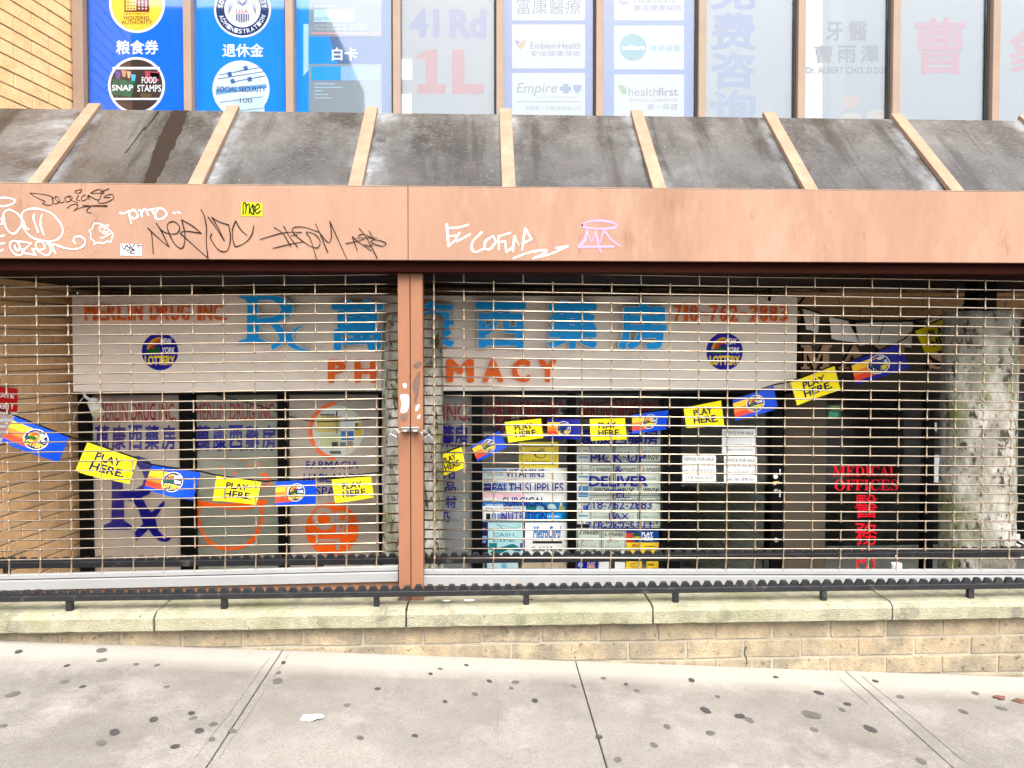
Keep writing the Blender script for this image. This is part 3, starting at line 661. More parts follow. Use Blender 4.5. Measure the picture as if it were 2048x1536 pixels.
def sticker(x0, y0, x1, y1, m, strokes, fn, wdt, label):
    c = W((x0 + x1) / 2, (y0 + y1) / 2, YF); t = thing('sticker', c, label, 'sticker')
    mb = MB(); d = plane(mb, YF - .001); d.slab([(x0, y0), (x1, y0 + 2), (x1, y1), (x0, y1 - 1)], m, .001, .0012); mb.build('paper', t)
    mb = MB(); d = plane(mb, YF - .002)
    for s_ in strokes: d.stroke(fn(s_), wdt, INKB, .0008)
    mb.build('scrawl', t)
sticker(482, 404, 525, 433, P(225, 240, 30, .38), [[(1750, 400), (1755, 250), (1790, 270), (1785, 390)], [(1790, 290), (1830, 260), (1835, 390)], [(1880, 270), (1850, 340), (1880, 400), (1910, 330), (1880, 270), (1900, 400)], [(1920, 340), (1975, 300), (1950, 260), (1910, 320), (1940, 390), (1990, 350)]], z2, 2.4, 'small yellow sticker with a black marker tag near the top of the fascia')
sticker(241, 487, 284, 512, P(240, 240, 245, .4), [[(90, 815), (130, 880), (160, 820), (200, 870)], [(150, 830), (260, 880)], [(200, 810), (230, 850), (270, 810)], [(300, 830), (365, 825)], [(160, 890), (270, 885), (200, 920), (270, 940)], [(310, 810), (330, 850)]], z2, 1.5, 'small white sticker with black scrawl near the lower edge of the fascia')

# ------------------------------------------------------------------ building: brick wing wall, facade, upper windows
def brick_field(mb, P0, dr, nr, length, za, zb, m, seed):
    rr = random.Random(seed); z = za; row = 0
    while z < zb:
        s_ = -(.15 if row % 2 else 0)
        while s_ < length:
            a, b = max(s_, 0) + .004, min(s_ + .3, length) - .004
            if b - a > .02:
                o_ = P0 + dr * a + nr * (.008 + rr.uniform(-.0015, .0015)); e = dr * (b - a)
                lo, hi = Vector((0, 0, z + .0045)), Vector((0, 0, z + .0805)); bk = -nr * .03
                mb.hexa([o_ + lo, o_ + e + lo, o_ + e + bk + lo, o_ + bk + lo, o_ + hi, o_ + e + hi, o_ + e + bk + hi, o_ + bk + hi], m)
            s_ += .3
        z += .085; row += 1
Pend = W(152, 400, YW); Pend.z = 0
dr = Vector((.13, 1, 0)).normalized(); nr = Vector((dr.y, -dr.x, 0)); Lw = 1.15
Pst = Pend - dr * Lw
bw = thing('brick_wall', (Pst.x, Pst.y, -.55), 'tan brick side wall at the left end of the shop front, running up behind the canopy', 'wall')
mb = MB(); c0, c1 = Pst, Pend; bk = -nr * .3
mb.hexa([c0 + Vector((0, 0, -.55)), c1 + Vector((0, 0, -.55)), c1 + bk + Vector((0, 0, -.55)), c0 + bk + Vector((0, 0, -.55)), c0 + Vector((0, 0, 7)), c1 + Vector((0, 0, 7)), c1 + bk + Vector((0, 0, 7)), c0 + bk + Vector((0, 0, 7))], MORTAR)
brick_field(mb, Pst, dr, nr, Lw, -.55, 4.6, BRICK, 3)
mb.build('brick_face', bw, bevel=.003)

bld = thing('building', (1.5, YW + .2, -.55), 'tan brick commercial building with a pharmacy below and a row of posters upstairs', 'building')
x0b, x1b = Pend.x, 9.2
zwin = zr1 - .25
mb = MB(); zs0 = W(700, 640, YW).z
mb.box(x0b, x1b, YW + .0, YW + .3, zs0 - .06, zwin, MORTAR)
brick_field(mb, Vector((x0b, YW, 0)), Vector((1, 0, 0)), Vector((0, -1, 0)), x1b - x0b, zs0, zwin - .1, BRICK, 9)
mb.build('brick_wall', bld, bevel=.003)
mb = MB(); mb.box(x0b, x1b, YW, YW + .3, 4.4, 7, MORTAR); brick_field(mb, Vector((x0b, YW, 0)), Vector((1, 0, 0)), Vector((0, -1, 0)), x1b - x0b, 4.41, 4.9, BRICK, 11); mb.build('upper_wall', bld)
mb = MB(); zcl = W(1024, 577, 5.19).z; mb.box(-3.6, 9.2, 4.1005, YW, zcl, zcl + .05, CEIL); mb.build('porch_ceiling', bld)
mb = MB(); d = plane(mb, 5.13); zz0, zz1 = W(1200, 583, 5.13).z, W(1200, 573, 5.13).z
mb.box(x0b + .02, x1b, 5.13, YW - .012, zz0, zz1 - .002, STAINW, j=0); mb.build('beam', bld, bevel=.004)
mb = MB(); mb.box(x0b, x1b, YW + .4, YW + .5, zwin, 4.4, mat('room_wall', (.30, .29, .27), .9, bump=0)); mb.build('room_partition', bld)
mull = [163, 380, 582, 795, 1000, 1198, 1401, 1598, 1786, 1984, 2185, 2390, 2600, 2815, 3040, 3270, 3500]
mx = [W(p, 110, YW).x for p in mull]
for i, x in enumerate(mx):
    mb = MB(); hw = .026 if i else .035
    mb.box(x - hw, x + hw, YW - .05, YW + .04, zwin, 4.4, MULL); mb.box(x - hw - .014, x - hw - .0005, YW - .012, YW + .03, zwin, 4.4, MULLD)
    mb.build('mullion', bld, bevel=.003)
for i, (a, b) in enumerate(zip(mx, mx[1:])):
    mb = MB(); mb.box(a + .027, b - .042, YW + .004, YW + .009, zwin, 4.4, GLASSU); mb.build('window', bld)

# posters behind the upper panes (a: photo px across, b: photo px down, on the plane just behind the glass)
YP = YW + .03
WHT = P(250, 252, 252)
def poster(px0, px1, bgm, label, py1=262, cat='poster', group='posters in the upstairs windows'):
    c = W((px0 + px1) / 2, 200, YP); t = thing('window_poster', (c.x, YP, zwin), label, cat, group)
    mb = MB(); d = plane(mb, YP); d.panel(px0, -420, px1, py1, bgm, 0, .004); mb.build('sheet', t)
    mb = MB(); return t, mb, plane(mb, YP - .0015)
def circ_text(d, s_, cx, cy, r, a0, a1, h, m, off, flip=False):
    for i, ch in enumerate(s_):
        if ch == ' ': continue
        th = R(a0 + (a1 - a0) * i / (len(s_) - 1)); ux, uy = math.cos(th), -math.sin(th)
        q, fs, ed = glyphs(ch, .012); wd_ = h * .75
        px = []
        for u, v, z in q:
            x, y = (u - .5) * wd_, (v - .5) * h
            if flip: px.append((cx + ux * (r + y) - uy * -x * -1 * -1, cy + uy * (r + y) - ux * x, z))
            else: px.append((cx + ux * (r - y) - uy * x, cy + uy * (r - y) + ux * x, z))
        d.mb.add([d.P(a, b, off + z) for a, b, z in px], fs, m)
t, mb, d = poster(173, 371, P(0, 116, 242), 'deep blue window poster with a yellow housing roundel above a food stamps roundel')
d.disc(274, 8, 56, 58, WHT, 0); d.disc(274, 8, 51, 53, P(255, 222, 70), .001)
mrn, yl = P(130, 30, 20), P(250, 225, 110)
d.rect(249, -30, 299, 24, mrn, .002); d.rect(252, -30, 273, 21, yl, .003)
for i in range(3):
    for k in range(6): d.rect(255 + i * 6, -14 + k * 6, 258 + i * 6, -11 + k * 6, mrn, .004)
    for k in range(6): d.rect(277 + i * 7, -14 + k * 6, 280 + i * 7, -11 + k * 6, WHT, .004)
d.text('NEW YORK CITY', 249, 26, 299, 29.5, mrn, .002); d.text('HOUSING', 248, 32, 299, 40, mrn, .002, .01); d.text('AUTHORITY', 243, 41, 304, 49, mrn, .002, .01)
d.text('粮食券', 232, 80, 317, 109, WHT, 0, .022)
d.disc(273, 171, 57, 57, WHT, 0); d.disc(273, 171, 52, 52, P(70, 52, 45), .001)
d.rect(225, 134, 320, 139, WHT, .002); d.rect(225, 196, 320, 200, WHT, .002)
for q, c in (((231, 141, 11, 16), (110, 80, 170)), ((243, 140, 10, 14), (230, 160, 120)), ((254, 142, 8, 14), (240, 190, 150)), ((262, 148, 10, 14), (90, 200, 240)), ((290, 142, 30, 20), (200, 80, 100)), ((300, 145, 20, 14), (230, 120, 150)), ((280, 186, 24, 10), (110, 90, 60))):
    d.poly([(q[0], q[1]), (q[0] + q[2], q[1] + 2), (q[0] + q[2] - 2, q[1] + q[3]), (q[0] + 2, q[1] + q[3])], P(*c), .0022)
d.poly([(226, 157), (272, 163), (264, 194), (223, 188)], P(25, 105, 75), .003); d.text('SNAP', 224, 170, 267, 182, WHT, .004, .03)
d.text('FOOD', 284, 154, 314, 167, WHT, .004, .02); d.text('STAMPS', 275, 170, 323, 184, WHT, .004, .02)
mb.build('print', t)
t, mb, d = poster(389, 574, P(0, 142, 252), 'bright blue window poster with a navy administration seal above a roundel of paper cards')
nv = P(20, 50, 110)
d.disc(485, 19, 57, 56, WHT, 0); d.disc(485, 19, 53, 52, nv, .001); d.disc(485, 19, 36, 36, WHT, .002)
circ_text(d, 'ADMINISTRATION', 485, 19, 44, 200, 340, 9, WHT, .003, flip=True); circ_text(d, 'SOCIAL SECURITY', 485, 19, 44, 172, 8, 9, WHT, .003)
d.text('USA', 472, 19, 497, 27, P(215, 60, 70), .003, .01)
for k in range(8): d.rect(472 + k * 3.4, 28, 474 + k * 3.4, 42 + 4 * math.sin(k / 7 * math.pi), nv, .003)
for k in range(5):
    d.stroke([(485, 8 + k), (500, -4 + k * 3), (512, 12 + k * 4)], 1.2, nv, .003); d.stroke([(485, 8 + k), (470, -4 + k * 3), (457, 12 + k * 4)], 1.2, nv, .003)
d.text('退休金', 445, 87, 527, 114, WHT, 0, .022)
d.disc(482, 178, 57, 57, WHT, 0); d.disc(482, 178, 53, 53, P(225, 240, 250), .001)
lb, db = P(120, 170, 220), P(50, 80, 130)
d.poly([(432, 178), (533, 168), (534, 176), (432, 190)], lb, .002); d.text('SOCIAL SECURITY', 434, 173, 532, 184, db, .003, .02)
for pts in ([(440, 150), (520, 135)], [(436, 158), (530, 143)], [(470, 145), (486, 140)], [(466, 164), (530, 152)], [(440, 205), (525, 194)], [(480, 222), (530, 216)]): d.stroke(pts, 1.0, db, .003, sm=False)
for x, y in ((486, 134), (454, 146), (494, 156), (460, 160)): d.poly([(x, y), (x + 8, y - 3), (x + 11, y + 6), (x + 3, y + 8)], P(70, 110, 170), .003)
d.poly([(468, 196), (528, 190), (530, 236), (468, 236)], P(205, 225, 230), .003); d.text('100', 480, 197, 505, 206, db, .004); mb.build('print', t)
pb_ = P(140, 185, 250, .32)  # pale base: sky-reflection haze painted into the poster colour
t, mb, d = poster(592, 785, pb_, 'pale washed blue window poster with two white benefit cards under one another')
d.poly([(592, -40), (620, -40), (690, 170), (660, 170), (622, 240), (592, 240)], P(20, 150, 250), .0004)  # deeper blue wedge paints the slanted edge where the sky reflection stops
d.poly([(607, 48), (617, 48), (617, 140), (607, 152)], P(175, 215, 245), .0008)
card = P(225, 240, 250, .34)
for y0, y1 in ((-90, 73), (128, 262)): d.panel(618, y0, 763, y1, card, .0015, .001)
d.text('JOHN L SMITH', 629, 10, 674, 16, P(190, 205, 225), .0025); d.rect(623, 65.5, 758, 67.5, P(255, 170, 180), .0025); d.rect(628, 19, 708, 44, P(190, 225, 240), .002)
d.text('1EG4-TE5-MK72', 629, 34, 678, 41, P(120, 150, 175), .0025); d.text('HOSPITAL (PART A)   03-01-2016', 629, 49, 733, 55, P(185, 205, 215), .0025); d.text('MEDICAL (PART B)   03-01-2016', 629, 56, 733, 62, P(185, 205, 215), .0025)
d.text('白卡', 664, 95, 715, 121, WHT, .001, .02)
d.rect(623, 133, 758, 161, P(150, 190, 240), .0025); d.rect(623, 133, 682, 161, P(40, 160, 245), .0028)
for k in range(5): d.rect(629, 167 + k * 7, 629 + (40, 55, 18, 28, 34)[k], 169 + k * 7, P(175, 205, 220), .0025)
mb.build('print', t)
pale = P(214, 228, 234, .25)  # sky-reflection haze painted in as pale tones, also in the posters further right
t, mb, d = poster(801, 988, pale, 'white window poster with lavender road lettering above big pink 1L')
d.text('41', 819, 17, 879, 75, P(165, 178, 242, .25), 0, .05); d.text('Rd', 899, 18, 973, 77, P(172, 180, 242, .25), 0, .05)
d.rect(800, 118, 824, 159, WHT, .0005); d.rect(800, 188, 823, 235, WHT, .0005)
pk = P(252, 150, 160, .25)
d.poly([(834, 108), (860, 99), (874, 98), (874, 169), (891, 169), (891, 187), (835, 187), (835, 169), (851, 169), (851, 116), (834, 120)], pk, 0); d.poly([(904, 99), (929, 99), (929, 167), (968, 167), (968, 188), (904, 188)], pk, 0)
mb.build('print', t)
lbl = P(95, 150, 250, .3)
gy = P(150, 162, 185, .25)
def cards(d, x0, x1, ys):
    for y0, y1 in ys:
        pts = []
        for cx, cy, q in ((x1 - 3, y0 + 3, 0), (x0 + 3, y0 + 3, 90), (x0 + 3, y1 - 3, 180), (x1 - 3, y1 - 3, 270)):
            pts += [(cx + 3 * math.cos(R(q + k * 30)), cy - 3 * math.sin(R(q + k * 30))) for k in range(4)]
        d.slab(pts[::-1], CW, .0012, .0012)
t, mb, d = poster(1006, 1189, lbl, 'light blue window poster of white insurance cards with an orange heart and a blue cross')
CW = P(240, 250, 252, .34)
cards(d, 1024, 1170, ((-90, 41), (49, 137), (146, 255)))
d.text('富康醫療', 1033, -2, 1162, 29, P(135, 150, 180, .25), .002)
d.poly([(1029, 79), (1040, 84), (1034, 92)], P(150, 140, 215, .25), .002); d.poly([(1034, 92), (1044, 82), (1052, 80), (1051, 90), (1041, 100)], P(255, 215, 140, .25), .002)
d.text('EmblemHealth', 1061, 85, 1162, 98, P(135, 150, 190, .25), .002, .008); d.text('安保健康保險', 1061, 101, 1162, 113, P(135, 150, 190, .25), .002)
d.text('Empire', 1033, 166, 1114, 192, P(150, 170, 195, .25), .002, 0, shear=.2)
cb = P(125, 180, 235, .25)
d.rect(1126, 168, 1137, 187, cb, .002); d.rect(1120, 173, 1142, 182, cb, .0022); d.poly([(1146, 170), (1163, 170), (1162, 180), (1154, 188), (1147, 180)], cb, .002); d.text('BLUECROSS BLUESHIELD', 1076, 192, 1155, 196, P(200, 215, 230, .25), .002)
d.rect(1034, 203, 1162, 204.5, P(150, 175, 210, .25), .002); d.text('帝國藍十字藍盾健保公司', 1050, 212, 1162, 221, P(180, 205, 230, .25), .002); mb.build('print', t)
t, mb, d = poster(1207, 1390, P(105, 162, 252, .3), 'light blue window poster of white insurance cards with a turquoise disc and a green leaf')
cards(d, 1228, 1368, ((-90, 41), (51, 139), (149, 262)))
d.text('Healthcare', 1269, -6, 1352, 6, gy, .002); d.text('聯合健康保險', 1268, 9, 1363, 22, P(140, 165, 215, .25), .002, .006)
for k in range(4): d.ring(1247, 0, 3 + k * 2.2, 4.2 + k * 2.2, gy, .002, 20, 180, 350)
d.disc(1266, 95, 27, 27, P(120, 228, 245, .25), .002); d.text('wellcare', 1243, 90, 1289, 100, WHT, .003, .02); d.text('维家保健', 1300, 90, 1360, 104, P(150, 235, 248, .25), .002, .015)
d.poly(smooth_pts([(1236, 170), (1247, 172), (1254, 180), (1251, 189), (1242, 186)], 4, True), P(170, 235, 165, .25), .002)
d.text('health', 1257, 175, 1316, 192, gy, .002); d.text('first', 1316, 175, 1356, 192, gy, .002, .02); d.text('屬於紐約人的醫療保險', 1257, 197, 1355, 204, P(200, 210, 225, .25), .002); d.text('第一保健', 1294, 208, 1355, 220, P(150, 165, 205, .25), .002); mb.build('print', t)
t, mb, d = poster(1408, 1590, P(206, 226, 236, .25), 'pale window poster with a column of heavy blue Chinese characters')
for k, ch in enumerate('免费咨询'): d.text(ch, 1421, -52 + k * 77, 1512, 20 + k * 77 + (4 if k else 0), P(125 + 10 * k, 165 + 9 * k, 242, .25), 0, .034)
mb.build('print', t)
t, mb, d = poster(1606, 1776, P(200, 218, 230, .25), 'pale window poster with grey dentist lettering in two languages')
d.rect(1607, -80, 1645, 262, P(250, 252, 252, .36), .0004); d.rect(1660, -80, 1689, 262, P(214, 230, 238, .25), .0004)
gd = P(135, 155, 168, .25)
d.text('牙', 1651, 44, 1685, 82, gd, .001, .025); d.text('醫', 1696, 43, 1735, 82, gd, .001, .015)
for k, ch in enumerate('曹雨澤'): d.text(ch, 1629 + k * 46, 91, 1666 + k * 46, 126, gd, .001, .02)
d.text('Dr. ALBERT CHO, D.D.S.', 1612, 134, 1772, 149, P(110, 128, 140, .25), .001, .012)
d.poly([(1685, 192), (1720, 190), (1716, 215), (1688, 218)], P(245, 215, 205, .25), .0006); d.disc(1703, 235, 20, 10, P(250, 248, 235, .25), .0007); d.disc(1755, 230, 22, 12, P(250, 245, 228, .25), .0007); mb.build('print', t)
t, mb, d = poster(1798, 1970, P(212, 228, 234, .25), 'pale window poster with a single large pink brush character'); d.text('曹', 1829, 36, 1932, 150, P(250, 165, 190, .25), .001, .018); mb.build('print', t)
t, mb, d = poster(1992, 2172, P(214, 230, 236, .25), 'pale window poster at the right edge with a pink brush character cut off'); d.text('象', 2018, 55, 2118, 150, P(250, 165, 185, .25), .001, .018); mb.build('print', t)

# ------------------------------------------------------------------ shop sign
sgn = thing('shop_sign', W(870, 785, YS), 'wide cream pharmacy sign with blue raised characters and orange lettering', 'sign')
a0, a1 = W(145, 700, YS).x, W(1594, 700, YS).x; sz1, sz0 = W(870, 591, YS).z, W(870, 782, YS).z
mb = MB(); mb.box(a0, a1, YS, YW - .02, sz0, sz1, SIGNB); mb.build('panel', sgn, bevel=.004)
mb = MB(); mb.box(a0, a1, YS - .004, YS + .05, sz0 - .022, sz0 - .001, DARK); mb.build('bottom_trim', sgn)
BLUE = mat('sign_blue', (.008, .40, 1.0), .35, var=.05, bump=0); EDGE = mat('letter_edge', (.78, .84, .90), .4, var=.05, bump=0)
ORG = mat('sign_orange', (.90, .15, .02), .4, var=.06, bump=0)
RX = [[(330, 212), (620, 207), (700, 225), (755, 275), (768, 320), (750, 370), (700, 405), (645, 420), (690, 470), (725, 498), (820, 440), (832, 440), (832, 460), (755, 525), (780, 590), (830, 620), (880, 625), (885, 635), (850, 650), (790, 645), (740, 620), (700, 585), (600, 645), (585, 600), (655, 555), (615, 480), (580, 445), (500, 430), (500, 540), (560, 565), (575, 585), (330, 590), (330, 565), (395, 545), (400, 270), (385, 245), (330, 230)],
      [(490, 250), (600, 250), (650, 290), (665, 320), (650, 355), (600, 375), (490, 385)]]
def chan(name, g, x0, y0, x1, y1, g2=None):
    mb = MB(); d = plane(mb, YS); d.shape(g, x0, y0, x1, y1, EDGE, .012, .055, EDGE)
    e = 1.3 if g2 else 0
    d.shape(g2 or g, x0 + e, y0 + e, x1 - e, y1 - e, BLUE, .0685); return mb.build(name, sgn)
def inset(polys, k):
    out = []
    for pi, p in enumerate(polys):
        n = len(p); area = sum(p[i][0] * p[(i + 1) % n][1] - p[(i + 1) % n][0] * p[i][1] for i in range(n)); sg = 1 if area > 0 else -1
        if pi: sg = -sg
        q = []
        for i in range(n):
            ax, ay = p[i][0] - p[i - 1][0], p[i][1] - p[i - 1][1]; bx, by = p[(i + 1) % n][0] - p[i][0], p[(i + 1) % n][1] - p[i][1]
            la, lb_ = math.hypot(ax, ay), math.hypot(bx, by); nx, ny = -(ay / la + by / lb_), ax / la + bx / lb_; ln = math.hypot(nx, ny) or 1
            q.append((p[i][0] + sg * nx / ln * k, p[i][1] + sg * ny / ln * k))
        out.append(q)
    return out
chan('sign_symbol', outline('rx', RX), 482, 591.5, 622, 702.5, outline('rxi', inset(RX, 6)))
for ch, x0, x1, y0, y1 in (('萬', 666, 770, 600, 702), ('康', 812, 911, 600, 700), ('西', 950, 1052, 604, 699), ('藥', 1092, 1193, 601, 699), ('房', 1232, 1330, 604, 700)):
    chan('sign_character', glyphs(ch, .045), x0, y0, x1, y1, glyphs(ch, .033))
def raised(word, xs, y0, y1, bold, sol=.02):
    for ch, (x0, x1) in zip(word, xs):
        if ch == ' ': continue
        mb = MB(); d = plane(mb, YS); yy0, yy1 = (y0, y1)
        if ch == '.': yy0 = y1 - 5
        if ch == '-': yy0, yy1 = (y0 + y1) / 2 - 1, (y0 + y1) / 2 + 4
        d.text(ch, x0, yy0, x1, yy1, ORG, 0, bold, sol); mb.build('sign_letter', sgn, bevel=.0)
def spread(word, x0, x1, wide=1.0, gap=.25):
    ws = [(.45 if c in 'I1' else .3 if c == '.' else .5 if c == ' ' else 1.2 if c == 'M' else 1) for c in word]; tot = sum(ws) + gap * (len(word) - 1); u = (x1 - x0) / tot; out = []; x = x0
    for q in ws: out.append((x, x + q * u)); x += (q + gap) * u
    return out
wd_ = 'MERLIN DRUG INC.'; xs = spread(wd_, 172, 454)
xs = [((a + b) / 2 - 3, (a + b) / 2 + 3) if c == 'I' else (a, b) for (a, b), c in zip(xs, wd_)]
raised(wd_, xs, 609, 641, .004)
wd_ = '718-762-2883'; raised(wd_, spread(wd_, 1348, 1574, gap=.33), 611, 643, .004)
raised('PH', [(657, 692), (710, 753)], 719, 765, .045, .025)
raised('MACY', [(893, 948), (965, 1007), (1024, 1060), (1077, 1113)], 718, 764, .045, .025)
raised('AR', [(770, 806), (840, 872)], 719, 764, .045, .025)

def lottery(d, cx, cy, r, off, s_=1, rot=0, rim=None):    # round green-hill roundel
    c, sn = math.cos(R(rot)), math.sin(R(rot)); old = d.P
    d2 = Draw(d.mb, lambda a, b, o_: old(cx + (a * c + b * sn) * r, cy + (-a * sn + b * c) * r * s_, o_))
    bl = P(30, 22, 165) if not rim else P(28, 40, 120)
    if rim: d2.disc(0, 0, 1.0, 1.0, rim, off); d2.disc(0, 0, .93, .93, bl, off + .0006)
    else: d2.disc(0, 0, 1, 1, bl, off)
    for k, col in enumerate(((245, 190, 50), (240, 120, 40), (225, 60, 40))): d2.ring(.02, -.02, .62 - k * .11, .76 - k * .11, P(*col), off + .001, 12, 90, 172)
    d2.poly([(-.8, .02), (-.62, -.12), (-.5, -.2), (-.36, -.14), (-.25, -.26), (-.1, -.2), (0, -.28), (0, .12), (-.8, .12)], P(25, 100, 40), off + .0016)
    d2.text('NEW', .04, -.72, .66, -.38, WHT, off + .0018, .04); d2.text('YORK', .12, -.24, .84, .10, WHT, off + .0018, .04)
    d2.text('LOTTERY', -.84, .22, .84, .74, P(250, 225, 60), off + .0018, .05)
for cx, cy, lab in ((320, 703, 'round navy lottery decal on the cream sign under its orange company name'), (1449, 703, 'round navy lottery decal on the cream sign under its orange telephone number')):
    t = thing('lottery_decal', W(cx, cy, YS), lab, 'decal', 'round decals on the shop sign')
    mb = MB(); d = plane(mb, YS); d.disc(cx, cy, 36.5, 37.5, P(60, 55, 150), .001); mb.build('backing', t)
    mb = MB(); d = plane(mb, YS); lottery(d, cx, cy, 36, .0018, 37 / 36); mb.build('print', t)

# ------------------------------------------------------------------ store front
YB = 5.1
zfl = -.55
sf = thing('storefront', W(640, 1000, YB).xy.to_3d() + Vector((0, 0, zfl)), 'pharmacy shop front of black framed windows with film and vinyl lettering under the cream sign', 'shop front')
ztopw = sz0 - .022
def pane(px0, px1, backm, glassm=GLASSL, back=.03, name='window'):
    x0, x1 = W(px0, 950, YB).x, W(px1, 950, YB).x
    fr = MB(); fr.box(x0, x1, YB, YB + .006, zfl + .25, ztopw, glassm); o = fr.build(name, sf)
    if backm:
        mb = MB(); mb.box(x0, x1, YB + back - .012, YB + back, zfl + .25, ztopw, backm); mb.build('window_film', o)
    return o
def post(px0, px1, dep=.09, m=DARK):
    x0, x1 = W(px0, 950, YB - .04).x, W(px1, 950, YB - .04).x
    mb = MB(); mb.box(x0, x1, YB - .04, YB + dep, zfl + .0, ztopw + .01, m); mb.build('frame_post', sf, bevel=.003)
for a, b in ((157, 178), (359, 388), (555, 575), (757, 770), (944, 965), (1136, 1152), (1326, 1362), (1543, 1565)): post(a, b)
mb = MB(); mb.box(W(158, 900, YB).x, W(1364, 900, YB).x, YB - .03, YB + .1, zfl, zfl + .25, DARK); mb.build('bulkhead', sf)
mb = MB(); mb.box(W(158, 900, YB).x, W(1590, 900, YB).x, YB - .02, YB + .1, ztopw + .01, ztopw + .03, DARK); mb.build('head', sf)
FRED, FNAV, FORG = P(175, 45, 35, .6), P(20, 16, 120, .9), P(250, 100, 20)
# three left windows
w1 = pane(178, 360, FILM); w2 = pane(388, 556, FILMG); w3 = pane(575, 758, FILM); w4 = pane(885, 945, mat('grey_window_film', (.24, .25, .24), .3, var=.06, bump=0))
YL = YB + .0148
def letters(owner, items, name='vinyl_lettering'):
    for it in items: mb = MB(); it(plane(mb, YL)); mb.build(name, owner)
cj_ = '萬康西藥房'
def chars(x0, x1, y0, y1, m, bold=.03): return lambda d: [d.text(ch, x0 + (x1 - x0) * k / 5, y0, x0 + (x1 - x0) * (k + .86) / 5, y1, m, 0, bold) for k, ch in enumerate(cj_)]
letters(w1, [lambda d: d.text('MERLIN DRUG INC.', 196, 806, 352, 842, FRED, 0, .015), chars(190, 356, 850, 900, FNAV), lambda d: d.shape(outline('rx', RX), 207, 912, 342, 1084, FNAV)])
def mortar_bowl(d):
    d.stroke([(392, 1006), (440, 1012), (490, 1012), (528, 1004)], 12, FORG); d.stroke([(396, 1010), (396, 1040), (412, 1076), (440, 1095), (480, 1095), (506, 1078), (522, 1045), (524, 1010)], 7, FORG)
    d.stroke([(520, 948), (532, 950), (540, 962), (534, 974), (522, 970), (526, 958), (538, 956)], 5, FORG)
    for x, y in ((470, 946), (500, 930), (518, 928), (444, 936), (488, 920)): d.disc(x, y, 3, 2.5, FORG)
letters(w2, [lambda d: d.text('MERLIN DRUG INC.', 390, 806, 552, 842, FRED, 0, .015), chars(392, 556, 850, 902, FNAV), mortar_bowl])
def sym(d):
    d.disc(664, 1058, 53, 53, FORG)
    fm = FILM
    d.ring(648, 1037, 13, 23, fm, .0008, 24); d.rect(672, 1022, 680, 1066, fm, .0008); d.rect(680, 1040, 694, 1047, fm, .0008); d.stroke([(684, 1024), (694, 1030), (692, 1046), (684, 1060)], 6, fm, .0008); d.rect(630, 1078, 672, 1084, fm, .0008); d.rect(672, 1078, 680, 1100, fm, .0008); d.rect(626, 1064, 632, 1071, fm, .0008)
letters(w3, [lambda d: d.ring(676, 862, 52, 59, FORG, 0, 40, 95, 265), lambda d: d.text('FARMACIA', 612, 922, 717, 938, FNAV, 0, .012), lambda d: d.text('HABLAMOS', 607, 947, 722, 964, FNAV, 0, .012), lambda d: d.text('ESPAÑOL', 620, 969, 722, 991, FNAV, 0, .012), sym])
mb = MB(); d = plane(mb, YL); d.disc(676, 862, 51, 51, P(205, 210, 200), .0003)
for q, c in (((634, 832, 46, 32), (215, 195, 110)), ((640, 868, 40, 24), (195, 200, 150)), ((682, 834, 34, 26), (225, 230, 225)), ((682, 862, 26, 18), (40, 110, 180)), ((710, 846, 14, 26), (215, 180, 50)), ((664, 884, 12, 10), (60, 80, 120)), ((680, 884, 12, 10), (90, 110, 130)), ((694, 882, 12, 12), (150, 120, 100)), ((660, 902, 22, 6), (90, 80, 70)), ((640, 828, 30, 3), (90, 70, 60)), ((672, 822, 3, 44), (60, 55, 50))):
    d.rect(q[0], q[1], q[0] + q[2], q[1] + q[3], P(*c), .0007)
d.text('2.500', 644, 830, 668, 838, P(60, 60, 50), .0012); mb.build('roundel_print', w3)
letters(w4, [lambda d: d.text('INC.', 886, 806, 940, 842, FRED, 0, .015), lambda d: d.text('藥房', 880, 850, 936, 895, FNAV, 0, .03), lambda d: d.text('用', 886, 930, 910, 958, FNAV, 0, .025), lambda d: d.text('品', 890, 963, 912, 985, FNAV, 0, .025), lambda d: d.text('材', 890, 992, 913, 1016, FNAV, 0, .025), lambda d: d.text('乃', 884, 1024, 900, 1046, FNAV, 0, .025)])
# two clear windows with a display behind them
w5 = pane(965, 1137, None); w6 = pane(1152, 1327, None)
YL = YB - .0015
letters(w5, [lambda d: d.text('MERLIN DRUG INC.', 972, 803, 1130, 838, P(120, 20, 20, .6), 0, .012), lambda d: d.text('VITAMINS', 1011, 938, 1089, 955, FNAV, 0, .012), lambda d: d.text('HEALTH SUPPLIES', 970, 966, 1127, 985, FNAV, 0, .012), lambda d: d.text('SURGICAL', 1006, 994, 1090, 1013, FNAV, 0, .012), lambda d: d.text('NUTRITION', 1003, 1024, 1094, 1041, FNAV, 0, .012)])
letters(w6, [lambda d: d.text('MERLIN DRUG INC.', 1158, 803, 1318, 838, P(120, 20, 20, .6), 0, .012), lambda d: d.text('萬康西藥房', 1163, 858, 1316, 892, FNAV, 0, .02), lambda d: d.text('PICK UP', 1181, 905, 1292, 925, FNAV, 0, .015), lambda d: d.text('&', 1230, 932, 1245, 946, FNAV, 0, .015), lambda d: d.text('DELIVER', 1178, 952, 1296, 973, FNAV, 0, .03), lambda d: d.text('TEL:', 1216, 979, 1260, 996, FNAV, 0, .01), lambda d: d.text('718-762-2883', 1171, 1001, 1304, 1018, FNAV, 0, .01), lambda d: d.text('FAX', 1218, 1026, 1258, 1039, FNAV, 0, .012), lambda d: d.text('718-762-5311', 1171, 1044, 1302, 1060, FNAV, 0, .01)])
BACKP = mat('display_back', (.10, .10, .09), .8, var=.2, bump=0)
